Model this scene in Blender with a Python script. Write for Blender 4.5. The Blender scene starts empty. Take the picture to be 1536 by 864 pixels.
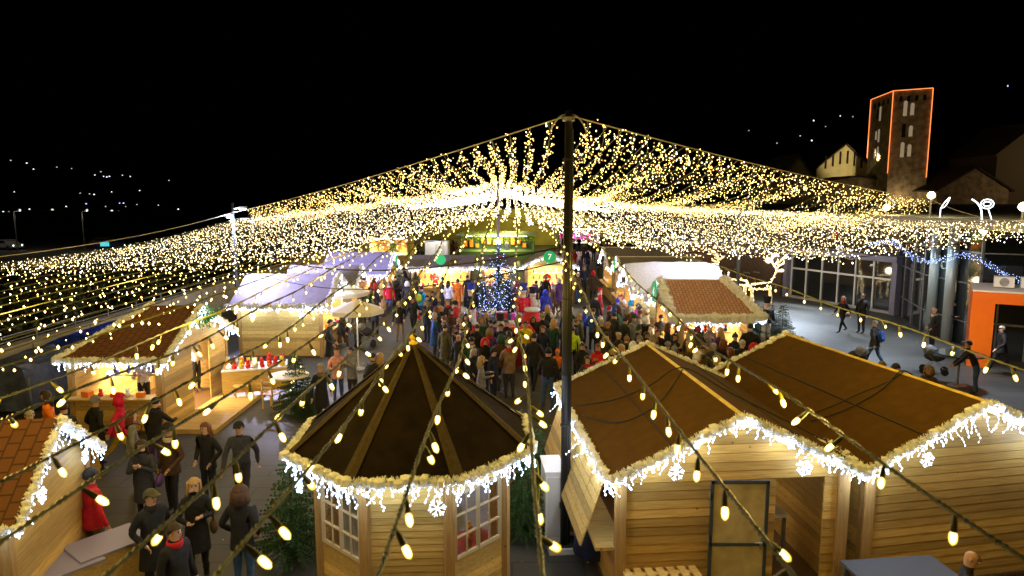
import bpy, bmesh, math, random
from mathutils import Vector, Matrix, noise
rnd = random.Random(7)
R = math.radians
sc = bpy.context.scene
COL = sc.collection
# ---------------------------------------------------------------- camera
CAMZ = 6.1
PITCH = math.atan(136/1024)
cd = bpy.data.cameras.new('camera'); cam = bpy.data.objects.new('camera', cd); COL.objects.link(cam)
cam.location = (0, 0, CAMZ); cam.rotation_euler = (math.pi/2-PITCH, 0, 0)
cd.sensor_width = 36; cd.lens = 24; cd.clip_end = 4000; cd.clip_start = .05
cd.dof.use_dof = True; cd.dof.focus_distance = 20; cd.dof.aperture_fstop = 2.8
sc.camera = cam
_c, _s = math.cos(PITCH), math.sin(PITCH)
def gp(px, py, z=0.0):
    "a spot of the photograph read off as a place on the level z (metres)"
    a = math.atan((py-432)/1024)+PITCH; Y = (CAMZ-z)/math.tan(a); zc = Y*_c+(CAMZ-z)*_s
    return (px-768)/1024*zc, Y
def gd(px, py, Y):
    "a spot of the photograph read off at the distance Y: (x, y, z)"
    a = math.atan((py-432)/1024)+PITCH; z = CAMZ-Y*math.tan(a); zc = Y*_c+(CAMZ-z)*_s
    return (px-768)/1024*zc, Y, z
# ---------------------------------------------------------------- materials
MATS = {}
def mat(name, col, rough=.7, metal=0, noise_s=0, amt=.25, bump=0, emit=None, estr=0, spec=.4, trans=0, coat=0):
    if name in MATS: return MATS[name]
    m = bpy.data.materials.new(name); m.use_nodes = True; nt = m.node_tree; b = nt.nodes['Principled BSDF']
    b.inputs['Base Color'].default_value = (*col, 1); b.inputs['Roughness'].default_value = rough
    b.inputs['Metallic'].default_value = metal; b.inputs['Specular IOR Level'].default_value = spec
    b.inputs['Transmission Weight'].default_value = trans; b.inputs['Coat Weight'].default_value = coat
    if noise_s:
        tc = nt.nodes.new('ShaderNodeTexCoord'); n = nt.nodes.new('ShaderNodeTexNoise'); n.inputs['Scale'].default_value = noise_s
        n.inputs['Detail'].default_value = 9
        nt.links.new(tc.outputs['Object'], n.inputs['Vector'])
        r = nt.nodes.new('ShaderNodeValToRGB'); r.color_ramp.elements[0].position = .3; r.color_ramp.elements[1].position = .7
        r.color_ramp.elements[0].color = (*[c*(1-amt) for c in col], 1); r.color_ramp.elements[1].color = (*[min(1, c*(1+amt)) for c in col], 1)
        nt.links.new(n.outputs['Fac'], r.inputs['Fac']); nt.links.new(r.outputs['Color'], b.inputs['Base Color'])
        if bump:
            bp = nt.nodes.new('ShaderNodeBump'); bp.inputs['Strength'].default_value = bump; bp.inputs['Distance'].default_value = .02
            nt.links.new(n.outputs['Fac'], bp.inputs['Height']); nt.links.new(bp.outputs['Normal'], b.inputs['Normal'])
    if emit:
        b.inputs['Emission Color'].default_value = (*emit, 1); b.inputs['Emission Strength'].default_value = estr
        if 'sampled' not in name: m.cycles.emission_sampling = 'NONE'
    MATS[name] = m; return m
def wood(name, c1, c2, scale=1.0, rough=.55, axis='X'):
    if name in MATS: return MATS[name]
    m = bpy.data.materials.new(name); m.use_nodes = True; nt = m.node_tree; b = nt.nodes['Principled BSDF']
    tc = nt.nodes.new('ShaderNodeTexCoord'); mp = nt.nodes.new('ShaderNodeMapping')
    sx = {'X': (1.2, 9, 22), 'Z': (16, 16, 1.2)}[axis]
    mp.inputs['Scale'].default_value = [v*scale for v in sx]
    n = nt.nodes.new('ShaderNodeTexNoise'); n.inputs['Scale'].default_value = 1.6; n.inputs['Detail'].default_value = 6; n.inputs['Distortion'].default_value = 1.2
    n2 = nt.nodes.new('ShaderNodeTexNoise'); n2.inputs['Scale'].default_value = 9
    nt.links.new(tc.outputs['Object'], mp.inputs['Vector']); nt.links.new(mp.outputs['Vector'], n.inputs['Vector'])
    nt.links.new(tc.outputs['Object'], n2.inputs['Vector'])
    # each loose board gets its own tone
    g = nt.nodes.new('ShaderNodeNewGeometry')
    r = nt.nodes.new('ShaderNodeValToRGB'); r.color_ramp.elements[0].position = .32; r.color_ramp.elements[1].position = .68
    r.color_ramp.elements[0].color = (*c1, 1); r.color_ramp.elements[1].color = (*c2, 1)
    nt.links.new(n.outputs['Fac'], r.inputs['Fac'])
    mr = nt.nodes.new('ShaderNodeMapRange'); mr.inputs['To Min'].default_value = .58; mr.inputs['To Max'].default_value = 1.18
    nt.links.new(g.outputs['Random Per Island'], mr.inputs['Value'])
    hs = nt.nodes.new('ShaderNodeHueSaturation'); nt.links.new(mr.outputs['Result'], hs.inputs['Value']); nt.links.new(r.outputs['Color'], hs.inputs['Color'])
    # knots
    vo = nt.nodes.new('ShaderNodeTexVoronoi'); vo.inputs['Scale'].default_value = 3.1; nt.links.new(tc.outputs['Object'], vo.inputs['Vector'])
    k = nt.nodes.new('ShaderNodeMapRange'); k.inputs['From Min'].default_value = .03; k.inputs['From Max'].default_value = .075
    nt.links.new(vo.outputs['Distance'], k.inputs['Value'])
    mx = nt.nodes.new('ShaderNodeMixRGB'); mx.inputs['Color1'].default_value = (*[v*.35 for v in c1], 1)
    nt.links.new(k.outputs['Result'], mx.inputs['Fac']); nt.links.new(hs.outputs['Color'], mx.inputs['Color2'])
    nt.links.new(mx.outputs['Color'], b.inputs['Base Color'])
    bp = nt.nodes.new('ShaderNodeBump'); bp.inputs['Strength'].default_value = .25; bp.inputs['Distance'].default_value = .006
    nt.links.new(n.outputs['Fac'], bp.inputs['Height']); nt.links.new(bp.outputs['Normal'], b.inputs['Normal'])
    b.inputs['Roughness'].default_value = rough
    MATS[name] = m; return m
def tiles(name, c1, c2, w=.22, h=.16, plane='XY', rough=.8):
    if name in MATS: return MATS[name]
    m = bpy.data.materials.new(name); m.use_nodes = True; nt = m.node_tree; b = nt.nodes['Principled BSDF']
    tc = nt.nodes.new('ShaderNodeTexCoord'); br = nt.nodes.new('ShaderNodeTexBrick')
    br.inputs['Scale'].default_value = 1; br.inputs['Brick Width'].default_value = w; br.inputs['Row Height'].default_value = h
    br.inputs['Mortar Size'].default_value = .012; br.inputs['Color1'].default_value = (*c1, 1); br.inputs['Color2'].default_value = (*c2, 1)
    br.inputs['Mortar'].default_value = (*[v*.4 for v in c1], 1)
    nt.links.new(tc.outputs['UV' if plane == 'UV' else 'Object'], br.inputs['Vector'])
    nt.links.new(br.outputs['Color'], b.inputs['Base Color'])
    bp = nt.nodes.new('ShaderNodeBump'); bp.inputs['Strength'].default_value = .7; bp.inputs['Distance'].default_value = .02; bp.invert = True
    nt.links.new(br.outputs['Fac'], bp.inputs['Height']); nt.links.new(bp.outputs['Normal'], b.inputs['Normal'])
    b.inputs['Roughness'].default_value = rough
    MATS[name] = m; return m
W_PINE = wood('pine_boards', (.50, .305, .07), (.72, .495, .155))
W_AMBER = wood('amber_boards', (.43, .24, .05), (.64, .395, .10))
W_DARK = wood('dark_boards', (.12, .06, .02), (.2, .1, .035), axis='Z')
W_POST = wood('pine_posts', (.34, .19, .06), (.5, .31, .11), axis='Z')
FELT = mat('brown_roofing_felt', (.085, .043, .007), .9, noise_s=5, amt=.13, bump=.35, spec=.08)
FELT_DK = mat('dark_roofing_felt', (.014, .009, .004), .9, noise_s=4, amt=.4, bump=.35, spec=.1)
FELT_RIB = mat('grey_brown_ridge_cap', (.06, .044, .022), .8, noise_s=20, spec=.15)
FELT_GREY = mat('grey_roofing_felt', (.16, .145, .15), .75, noise_s=12)
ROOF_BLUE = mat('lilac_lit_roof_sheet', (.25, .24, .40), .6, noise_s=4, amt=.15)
TILE_BR = tiles('brown_tiles', (.14, .052, .018), (.17, .062, .022), .2, .17)
TILE_PK = tiles('pinkish_brown_tiles', (.50, .29, .27), (.42, .23, .22), .25, .12)
YEL = mat('yellow_painted_metal', (.62, .45, .08), .5, noise_s=6)
TINSEL = mat('cream_tinsel', (.86, .92, .98), .6, noise_s=40, amt=.15)
SNOWY = mat('white_fluffy_snow_cotton', (.72, .76, .88), .9, noise_s=14, amt=.12, bump=.5)
BLK = mat('black_painted_metal', (.018, .018, .018), .42, spec=.5)
GREYM = mat('grey_metal', (.25, .26, .28), .45, .6, noise_s=8)
STEEL = mat('galvanised_steel', (.42, .43, .45), .4, .8, noise_s=10)
WHITE = mat('white_paint', (.78, .78, .78), .5, noise_s=6, amt=.06)
RUBBER = mat('black_cable_rubber', (.012, .012, .012), .6)
CABLEG = mat('green_cable', (.11, .115, .02), .5)
SOCK = mat('green_bulb_socket', (.16, .15, .015), .4)
GLOWW = mat('warm_bulb_glow', (1, .8, .4), emit=(1, .68, .19), estr=6)
def _rim(m):  # yellow rim painted into the bulb colour, in place of a halo
    nt = m.node_tree; b = nt.nodes['Principled BSDF']; lw = nt.nodes.new('ShaderNodeLayerWeight'); lw.inputs['Blend'].default_value = .45
    r = nt.nodes.new('ShaderNodeValToRGB'); e = r.color_ramp.elements; e[0].position = .08; e[0].color = (1, .84, .34, 1); e[1].position = .5; e[1].color = (.25, .155, .001, 1)
    nt.links.new(lw.outputs['Facing'], r.inputs['Fac']); nt.links.new(r.outputs['Color'], b.inputs['Emission Color'])
_rim(GLOWW); GLOWW.cycles.emission_sampling = 'FRONT'
GLOWD = mat('warm_led_glow', (1, .8, .5), emit=(1, .67, .20), estr=11)
GLOWM = mat('warm_white_led_glow', (1, .8, .5), emit=(1, .78, .44), estr=10)
GLOWF = mat('warm_far_led_glow', (1, .85, .6), emit=(1, .80, .50), estr=13)
GLOWC = mat('cold_led_glow', (.7, .8, 1), emit=(.55, .74, 1), estr=9)
GLOWI = mat('blue_white_led_glow', (.6, .7, 1), emit=(.35, .48, 1), estr=6)
ICEWIRE = mat('glowing_icicle_wire', (.6, .68, .8), .4, emit=(.45, .62, 1), estr=1.2)  # wire glows itself, the LED light is put into its material
GREEN = mat('glowing_green_sign', (.02, .42, .12), .5, emit=(.02, .5, .15), estr=.35)  # green paint with a faint glow put into it
RED = mat('red_paint', (.55, .012, .02), .5)
FIR = mat('fir_needles', (.035, .085, .02), .8, noise_s=5, amt=.5)
BARK = mat('bark', (.06, .04, .025), .9, noise_s=12)
ORANGE = mat('orange_cladding', (.85, .16, .005), .45, noise_s=3, amt=.06)
GLASSD = mat('dark_reflective_glazing', (.012, .016, .02), .06, spec=.8, coat=.6)
CONC = mat('pale_concrete', (.42, .40, .38), .85, noise_s=2.5, amt=.18, bump=.1)
STONE = tiles('old_stone_blocks', (.22, .16, .11), (.30, .22, .15), .55, .3)
STONE2 = mat('rubble_stone', (.30, .23, .15), .9, noise_s=1.5, amt=.5, bump=.5)
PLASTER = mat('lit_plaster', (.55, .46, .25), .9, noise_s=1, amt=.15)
NEON = mat('orange_neon_tube', (1, .3, .1), emit=(1, .24, .06), estr=2.0)
# ---------------------------------------------------------------- mesh builder
class MB:
    def __init__(s): s.v = []; s.f = []; s.m = []
    def add(s, vs, fs, mi=0):
        o = len(s.v); s.v += [tuple(v) for v in vs]; s.f += [[i+o for i in f] for f in fs]; s.m += [mi]*len(fs)
    def box(s, x, y, z, sx, sy, sz, mi=0, rz=0, mat4=None):
        "box centred on x,y with its bottom at z"
        vs = [Vector((dx*sx/2, dy*sy/2, dz*sz)) for dz in (0, 1) for dx, dy in ((-1, -1), (1, -1), (1, 1), (-1, 1))]
        if rz: vs = [Matrix.Rotation(rz, 3, 'Z') @ v for v in vs]
        vs = [v+Vector((x, y, z)) for v in vs]
        if mat4: vs = [mat4 @ v for v in vs]
        s.add(vs, [[0, 3, 2, 1], [4, 5, 6, 7], [0, 1, 5, 4], [1, 2, 6, 5], [2, 3, 7, 6], [3, 0, 4, 7]], mi)
    def hexa(s, p, mi=0):
        "8 points: bottom four then top four"
        s.add(p, [[0, 3, 2, 1], [4, 5, 6, 7], [0, 1, 5, 4], [1, 2, 6, 5], [2, 3, 7, 6], [3, 0, 4, 7]], mi)
    def slab(s, quad, t, mi=0):
        q = [Vector(v) for v in quad]; n = (q[1]-q[0]).cross(q[2]-q[0]).normalized()*t
        s.hexa([v-n for v in q]+q, mi)
    def beam(s, a, b, w, h, mi=0):
        a, b = Vector(a), Vector(b); d = (b-a).normalized(); up = Vector((0, 0, 1)) if abs(d.z) < .95 else Vector((0, 1, 0))
        x = d.cross(up).normalized()*w/2; y = x.cross(d).normalized()*h/2
        s.hexa([a-x-y, a+x-y, a+x+y, a-x+y, b-x-y, b+x-y, b+x+y, b-x+y], mi)
    def tube(s, pts, r, n=6, mi=0, caps=True):
        pts = [Vector(p) for p in pts]; rs = r if isinstance(r, (list, tuple)) else [r]*len(pts); rings = []
        prev = None
        for i, p in enumerate(pts):
            d = (pts[min(i+1, len(pts)-1)]-pts[max(i-1, 0)])
            d = d.normalized() if d.length > 1e-9 else Vector((0, 0, 1))
            if prev is None: u = d.cross(Vector((0, 0, 1)) if abs(d.z) < .9 else Vector((1, 0, 0))).normalized()
            else: u = (prev-d*prev.dot(d)).normalized()
            prev = u; w = d.cross(u)
            rings.append([p+(u*math.cos(2*math.pi*k/n)+w*math.sin(2*math.pi*k/n))*rs[i] for k in range(n)])
        vs = [v for rr in rings for v in rr]; fs = []
        for i in range(len(pts)-1):
            for k in range(n): fs.append([i*n+k, i*n+(k+1) % n, (i+1)*n+(k+1) % n, (i+1)*n+k])
        if caps: fs.append(list(range(n))[::-1]); fs.append([(len(pts)-1)*n+k for k in range(n)])
        s.add(vs, fs, mi)
    def lathe(s, prof, n=16, mi=0, c=(0, 0, 0), cap=True):
        vs = []; fs = []
        for r, z in prof:
            for k in range(n): vs.append((c[0]+r*math.cos(2*math.pi*k/n), c[1]+r*math.sin(2*math.pi*k/n), c[2]+z))
        for i in range(len(prof)-1):
            for k in range(n): fs.append([i*n+k, i*n+(k+1) % n, (i+1)*n+(k+1) % n, (i+1)*n+k])
        if cap: fs.append(list(range(n))[::-1]); fs.append([(len(prof)-1)*n+k for k in range(n)])
        s.add(vs, fs, mi)
    def octa(s, p, r, mi=0, rz=1.0):
        x, y, z = p
        s.add([(x+r, y, z), (x, y+r, z), (x-r, y, z), (x, y-r, z), (x, y, z+r*rz), (x, y, z-r*rz)],
              [[0, 1, 4], [1, 2, 4], [2, 3, 4], [3, 0, 4], [1, 0, 5], [2, 1, 5], [3, 2, 5], [0, 3, 5]], mi)
    def ball(s, p, r, mi=0, n=10, sc3=(1, 1, 1), jit=0):
        x, y, z = p; vs = []; fs = []; m = n//2
        for i in range(m+1):
            t = math.pi*i/m
            for k in range(n):
                q = 1+(rnd.uniform(-jit, jit) if jit and 0 < i < m else 0)
                vs.append((x+r*q*sc3[0]*math.sin(t)*math.cos(2*math.pi*k/n), y+r*q*sc3[1]*math.sin(t)*math.sin(2*math.pi*k/n), z+r*q*sc3[2]*math.cos(t)))
        for i in range(m):
            for k in range(n):
                f = [i*n+k, (i+1)*n+k, (i+1)*n+(k+1) % n, i*n+(k+1) % n]
                fs.append(f)
        s.add(vs, fs, mi)
    def mesh(s, name, mats, smooth=False):
        me = bpy.data.meshes.new(name); me.from_pydata(s.v, [], s.f)
        for m in (mats if isinstance(mats, (list, tuple)) else [mats]): me.materials.append(m)
        me.polygons.foreach_set('material_index', s.m)
        if smooth: me.polygons.foreach_set('use_smooth', [True]*len(s.f))
        me.validate(); me.update(); return me
    def build(s, name, mats, parent=None, smooth=False, loc=None):
        o = bpy.data.objects.new(name, s.mesh(name, mats, smooth)); COL.objects.link(o)
        if parent: o.parent = parent
        if loc: o.location = loc
        return o
def tag(o, label=None, cat=None, group=None, kind=None):
    if label: o['label'] = label
    if cat: o['category'] = cat
    if group: o['group'] = group
    if kind: o['kind'] = kind
    return o
def thing(name, label, cat, loc=(0, 0, 0), rz=0, group=None):
    o = bpy.data.objects.new(name, None); COL.objects.link(o); o.location = loc; o.rotation_euler = (0, 0, rz)
    return tag(o, label, cat, group)
def copy_tree(o, parent=None):
    c = o.copy(); COL.objects.link(c); c.parent = parent
    for ch in list(o.children):
        d = ch.copy(); COL.objects.link(d); d.parent = c
        for g in list(ch.children):
            e = g.copy(); COL.objects.link(e); e.parent = d
    return c
def lamp(kind, loc, power, col, size=.1, rot=None, name='lamp_light', spot=None):
    l = bpy.data.lights.new(name, kind); l.energy = power; l.color = col
    if kind == 'AREA': l.size = size
    else: l.shadow_soft_size = size
    if spot: l.spot_size = R(spot); l.spot_blend = .6
    o = bpy.data.objects.new(name, l); COL.objects.link(o); o.location = loc
    if rot: o.rotation_euler = rot
    return o
def lookrot(a, b):
    return (Vector(b)-Vector(a)).to_track_quat('-Z', 'Y').to_euler()
# ---------------------------------------------------------------- world
w = bpy.data.worlds.new('World'); sc.world = w; w.use_nodes = True
nt = w.node_tree; bg = nt.nodes['Background']
sky = nt.nodes.new('ShaderNodeTexSky'); sky.sky_type = 'NISHITA'; sky.sun_disc = False; sky.sun_elevation = R(-9); sky.sun_rotation = R(200)
nt.links.new(sky.outputs['Color'], bg.inputs['Color']); bg.inputs['Strength'].default_value = .0015
vs = sc.view_settings; vs.view_transform = 'Standard'; vs.look = 'None'; vs.exposure = 0; vs.gamma = 1
sc.cycles.use_denoising = True
try: sc.cycles.denoiser = 'OPENIMAGEDENOISE'
except Exception: pass
sc.cycles.max_bounces = 5; sc.cycles.diffuse_bounces = 3; sc.cycles.glossy_bounces = 2; sc.cycles.sample_clamp_indirect = 4
sc.cycles.use_light_tree = True
# ---------------------------------------------------------------- ground
def ground():
    m = bpy.data.materials.new('worn_asphalt_paving'); m.use_nodes = True; nt = m.node_tree; b = nt.nodes['Principled BSDF']
    tc = nt.nodes.new('ShaderNodeTexCoord')
    n1 = nt.nodes.new('ShaderNodeTexNoise'); n1.inputs['Scale'].default_value = .35; n1.inputs['Detail'].default_value = 8; n1.inputs['Distortion'].default_value = .6
    n2 = nt.nodes.new('ShaderNodeTexNoise'); n2.inputs['Scale'].default_value = 45; n2.inputs['Detail'].default_value = 4
    for n in (n1, n2): nt.links.new(tc.outputs['Object'], n.inputs['Vector'])
    br = nt.nodes.new('ShaderNodeTexBrick'); br.inputs['Scale'].default_value = 1; br.inputs['Brick Width'].default_value = 1.2; br.inputs['Row Height'].default_value = .6
    br.inputs['Mortar Size'].default_value = .018; br.inputs['Color1'].default_value = (.78, .78, .78, 1); br.inputs['Color2'].default_value = (1.08, 1.08, 1.08, 1); br.inputs['Mortar'].default_value = (.35, .35, .35, 1)
    nt.links.new(tc.outputs['Object'], br.inputs['Vector'])
    r = nt.nodes.new('ShaderNodeValToRGB'); r.color_ramp.elements[0].position = .3; r.color_ramp.elements[1].position = .72
    r.color_ramp.elements[0].color = (.032, .030, .023, 1); r.color_ramp.elements[1].color = (.115, .107, .085, 1)
    nt.links.new(n1.outputs['Fac'], r.inputs['Fac'])
    mx = nt.nodes.new('ShaderNodeMixRGB'); mx.blend_type = 'MULTIPLY'; mx.inputs['Fac'].default_value = .6
    nt.links.new(r.outputs['Color'], mx.inputs['Color1']); nt.links.new(n2.outputs['Fac'], mx.inputs['Color2'])
    m2 = nt.nodes.new('ShaderNodeMixRGB'); m2.blend_type = 'MULTIPLY'; m2.inputs['Fac'].default_value = 1
    nt.links.new(mx.outputs['Color'], m2.inputs['Color1']); nt.links.new(br.outputs['Color'], m2.inputs['Color2'])
    nt.links.new(m2.outputs['Color'], b.inputs['Base Color'])
    rr = nt.nodes.new('ShaderNodeMapRange'); rr.inputs['To Min'].default_value = .38; rr.inputs['To Max'].default_value = .8
    nt.links.new(n1.outputs['Fac'], rr.inputs['Value']); nt.links.new(rr.outputs['Result'], b.inputs['Roughness'])
    MATS['paving'] = m
    g = MB(); g.add([(-15.6, -12, 0), (70, -12, 0), (70, 130, 0), (-15.6, 130, 0)], [[0, 1, 2, 3]])
    tag(g.build('square_paving', m), kind='structure')
    g = MB(); g.add([(-2500, -2500, -1.2), (2500, -2500, -1.2), (2500, 2500, -1.2), (-2500, 2500, -1.2)], [[0, 1, 2, 3]])
    tag(g.build('ground', mat('dark_grassy_ground', (.03, .035, .02), .95, noise_s=.05, amt=.4)), kind='structure')
    # hills round the valley
    g = MB(); nx, ny = 90, 14; vsn = []
    for j in range(ny):
        for i in range(nx):
            a = R(-75)+R(150)*i/(nx-1); d = 420+j*110
            x, y = d*math.sin(a), d*math.cos(a)
            h = (j/(ny-1))**.8*(120+70*noise.noise((x*.003, y*.003, 1)))*(1.2 if a > .25 else .75 if a < -.1 else .55)
            h += 14*noise.noise((x*.012, y*.012, 3))*min(1, j/3)
            vsn.append((x, y, -1.4+max(0, h) if j else -3))
    g.add(vsn, [[j*nx+i, j*nx+i+1, (j+1)*nx+i+1, (j+1)*nx+i] for j in range(ny-1) for i in range(nx-1)])
    tag(g.build('hills', mat('dark_wooded_hillside', (.02, .025, .012), .95, noise_s=.03, amt=.5), smooth=True), kind='structure')
ground()
HILL = bpy.data.objects['hills']
# ================================================================ decorations
def path_pts(path, step):
    out = []; path = [Vector(p) for p in path]
    for a, b in zip(path, path[1:]):
        n = max(1, int((b-a).length/step))
        out += [a.lerp(b, i/n) for i in range(n)]
    return out+[path[-1]]
def garland_mb(path, r=.085, dens=1.0, seed=1):
    g = MB(); rr = random.Random(seed)
    # fluffy core, uneven
    core = path_pts(path, .11)
    for p in core:
        q = p+Vector([rr.uniform(-.025, .025) for _ in range(3)]); g.ball(q, r*rr.uniform(.62, 1.12), 0, 7, jit=.25)
    for p in path_pts(path, (.026/dens)):
        for k in range(13):
            d = Vector([rr.gauss(0, 1) for _ in range(3)]).normalized(); l = r*rr.uniform(.8, 1.22)
            s = d.cross(Vector([rr.gauss(0, 1) for _ in range(3)])).normalized()*.009
            b = p+d*r*.35; t = p+d*l
            g.add([b-s, b+s, t+s*.5, t-s*.5], [[0, 1, 2, 3]])
    return g
def icicles(path, parent, seed=3, drop=(.1, .42), step=.045, led=.010, flakes=2, dens=1.0):
    rr = random.Random(seed); g = MB()
    pts = path_pts(path, step/dens)
    for i, p in enumerate(pts):
        l = rr.uniform(*drop)*rr.choice((1, .8, .6, .45, .3)); n = max(2, int(l/.045)); q = Vector(p)+Vector((rr.uniform(-.02, .02), rr.uniform(-.02, .02), 0)); line = [q.copy()]
        dx = rr.uniform(-.05, .05)*(rr.random() < .5); dy = rr.uniform(-.04, .04)
        for k in range(n):
            q = q+Vector((dx+rr.uniform(-.03, .03), dy*.5+rr.uniform(-.025, .025), -l/n*rr.uniform(.5, 1.3))); line.append(q.copy())
            g.octa(q, led*rr.uniform(.8, 1.5), 1, 1.5)
        g.tube(line, .0028, 3, 0, False)
    o = g.build('icicle_light', [ICEWIRE, GLOWC], parent); o['kind'] = 'stuff'
    P = [Vector(p) for p in path]
    for k in range(flakes):
        t = (k+.5)/flakes*(len(P)-1); i = min(int(t), len(P)-2); p = P[i].lerp(P[i+1], t-i)+Vector((0, 0, -.3))
        f = MB(); d = (P[i+1]-P[i]); d.z = 0
        d = d.normalized() if d.length > 0 else Vector((1, 0, 0)); nrm = Vector((d.y, -d.x, 0))
        for a in range(6):
            u = d*math.cos(a*math.pi/3+.2)+Vector((0, 0, 1))*math.sin(a*math.pi/3+.2)
            f.beam(p, p+u*.12, .018, .012, 0)
            w = nrm.cross(u)
            for sgn in (-1, 1): f.beam(p+u*.06, p+u*.1+w*.035*sgn, .012, .01, 0)
        f.build('snowflake_light', GLOWC if k % 2 else mat('snowflake_glow', (.8, .9, 1), emit=(.6, .78, 1), estr=3), parent)
    return o
COLD = (.66, .80, 1.0); WARM = (1, .74, .40)
def strip_lamps(path, parent_mat, power, step=.8, off=(0, 0, 0), col=COLD):
    for p in path_pts(path, step):
        q = parent_mat @ (Vector(p)+Vector(off)); lamp('POINT', q, power*.42, col, .04, name='icicle_lamp')
def planks(mb, p0, p1, z0, z1, eave=None, ridge=None, bh=.135, mi=0, holes=(), th=.03):
    p0, p1 = Vector((*p0, 0)), Vector((*p1, 0)); L = (p1-p0).length; d = (p1-p0)/L; n = Vector((d.y, -d.x, 0))
    top = ridge if ridge else z1; nb = max(1, round((top-z0)/bh)); h = (top-z0)/nb
    for k in range(nb):
        a, b = z0+k*h, z0+(k+1)*h-.007
        segs = [(0, L)]
        for (x0, x1, hz0, hz1) in holes:
            if b > hz0+.03 and a < hz1-.03:
                new = []
                for s0, s1 in segs:
                    if x1 <= s0 or x0 >= s1: new.append((s0, s1)); continue
                    if x0 > s0: new.append((s0, x0))
                    if x1 < s1: new.append((x1, s1))
                segs = new
        def clip(z, s0, s1):
            if ridge is None or z <= eave: return s0, s1
            c = (z-eave)/(ridge-eave)*L/2; return max(s0, c), min(s1, L-c)
        for s0, s1 in segs:
            a0, a1 = clip(a, s0, s1); b0, b1 = clip(b, s0, s1)
            if a1-a0 < .03: continue
            if b1 < b0: b0 = b1 = (b0+b1)/2
            o1, o2 = n*(th+.008), n*th
            mb.hexa([p0+d*a0+Vector((0, 0, a)), p0+d*a0+o1+Vector((0, 0, a)), p0+d*a1+o1+Vector((0, 0, a)), p0+d*a1+Vector((0, 0, a)),
                     p0+d*b0+Vector((0, 0, b)), p0+d*b0+o2+Vector((0, 0, b)), p0+d*b1+o2+Vector((0, 0, b)), p0+d*b1+Vector((0, 0, b))], mi)
GOODS = []
def hut(name, label, x, y, rz, W, L, eave=2.05, ridge=3.0, roofmat=FELT, wall=W_PINE, open_=(), doors=(), seed=1, group=None, gr=.085, dens=1.0, ih=.3,
        garl=('front', 'left', 'right'), ice=('front', 'left', 'right'), lampP=7, inside=60, insidecol=(1, .80, .52), ridgecap=None, trim=False, icedens=1.0, snow=False, oh=.3, cat='market hut', gm=None, hip=0):
    t = thing(name, label, cat, (x, y, 0), rz, group); M = Matrix.Translation((x, y, 0)) @ Matrix.Rotation(rz, 4, 'Z')
    i0, i1, j0, j1 = oh, W-oh, oh, L-oh      # walls inset below the overhang
    slope = (ridge-eave)/(W/2); we = eave+slope*oh-.05
    C = dict(front=((i0, j0), (i1, j0)), right=((i1, j0), (i1, j1)), back=((i1, j1), (i0, j1)), left=((i0, j1), (i0, j0)))
    for side, (a, b) in C.items():
        ln = math.dist(a, b); holes = []
        if side in open_: holes.append((.12, ln-.12, .95, we-.12))
        holes += [h[1:] for h in doors if h[0] == side]
        g = MB(); planks(g, a, b, .08, we, *((we, ridge-.09) if side == 'front' or (side == 'back' and not hip) else (None, None)), holes=holes)
        if side not in ('back',) or True: g.build('wall', wall, t)
        if side in open_:
            d = (Vector((*b, 0))-Vector((*a, 0))).normalized(); n = Vector((d.y, -d.x, 0)); mid = (Vector((*a, 0))+Vector((*b, 0)))/2
            c = MB(); c.beam(Vector((*a, .97))+n*.12, Vector((*b, .97))+n*.12, .45, .05); c.build('counter', W_PINE, t)
            inner = mid-n*min(1.2, (j1-j0 if side in ('front', 'back') else i1-i0)*.6)
            for z in (1.25, 1.62):
                s_ = MB(); s_.beam(inner-d*ln*.4+Vector((0, 0, z)), inner+d*ln*.4+Vector((0, 0, z)), .25, .03); s_.build('shelf', W_PINE, t)
            GOODS.append((M, a, b, n, d, ln, inner, label))
    for (px, py) in ((i0, j0), (i1, j0), (i1, j1), (i0, j1)):
        g = MB(); g.box(px, py, 0, .13, .13, we-.02); g.build('corner_post', W_POST, t)
    fl = MB(); fl.box(W/2, L/2, .02, W-2*oh+.1, L-2*oh+.1, .05); fl.build('plinth', W_DARK, t)
    # roof
    th = .045; g = MB()
    e0, e1, rr_ = eave, eave, ridge
    g.slab([(0, 0, eave), (W/2, 0, ridge), (W/2, L-hip, ridge), (0, L, eave)], th)
    g.slab([(W/2, 0, ridge), (W, 0, eave), (W, L, eave), (W/2, L-hip, ridge)], th)
    if hip: g.add([(0, L, eave), (W/2, L-hip, ridge), (W, L, eave), (0, L, eave-.04), (W/2, L-hip, ridge-.04), (W, L, eave-.04)], [[2, 1, 0], [3, 4, 5], [0, 3, 5, 2]])
    rf = g.build('roof', roofmat, t)
    if roofmat in (TILE_BR, TILE_PK):
        c = MB()
        c.slab([(-.03, -.03, eave+.05), (.32, -.03, eave+.05+.32*slope), (.32, L+.03, eave+.05+.32*slope), (-.03, L+.03, eave+.05)], .03) if False else None
    if snow:
        g = MB(); rr = random.Random(seed)
        for sgn in (0, 1):
            nx_, ny_ = 12, 10; vs_ = []
            for jj in range(ny_+1):
                for ii in range(nx_+1):
                    u, v_ = ii/nx_, jj/ny_; xx = W/2*u if not sgn else W-W/2*u; zz = eave+(ridge-eave)*u
                    e = min(u*3, 1, v_*5, (1-v_)*5)+.25
                    vs_.append((xx, -.03+(L+.06)*v_, zz+.03+.10*min(1, e)+rr.uniform(-.02, .02)))
            g.add(vs_, [[jj*(nx_+1)+ii, jj*(nx_+1)+ii+1, (jj+1)*(nx_+1)+ii+1, (jj+1)*(nx_+1)+ii] for jj in range(ny_) for ii in range(nx_)])
        g.build('snow_cover', SNOWY, t, smooth=True)
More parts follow.
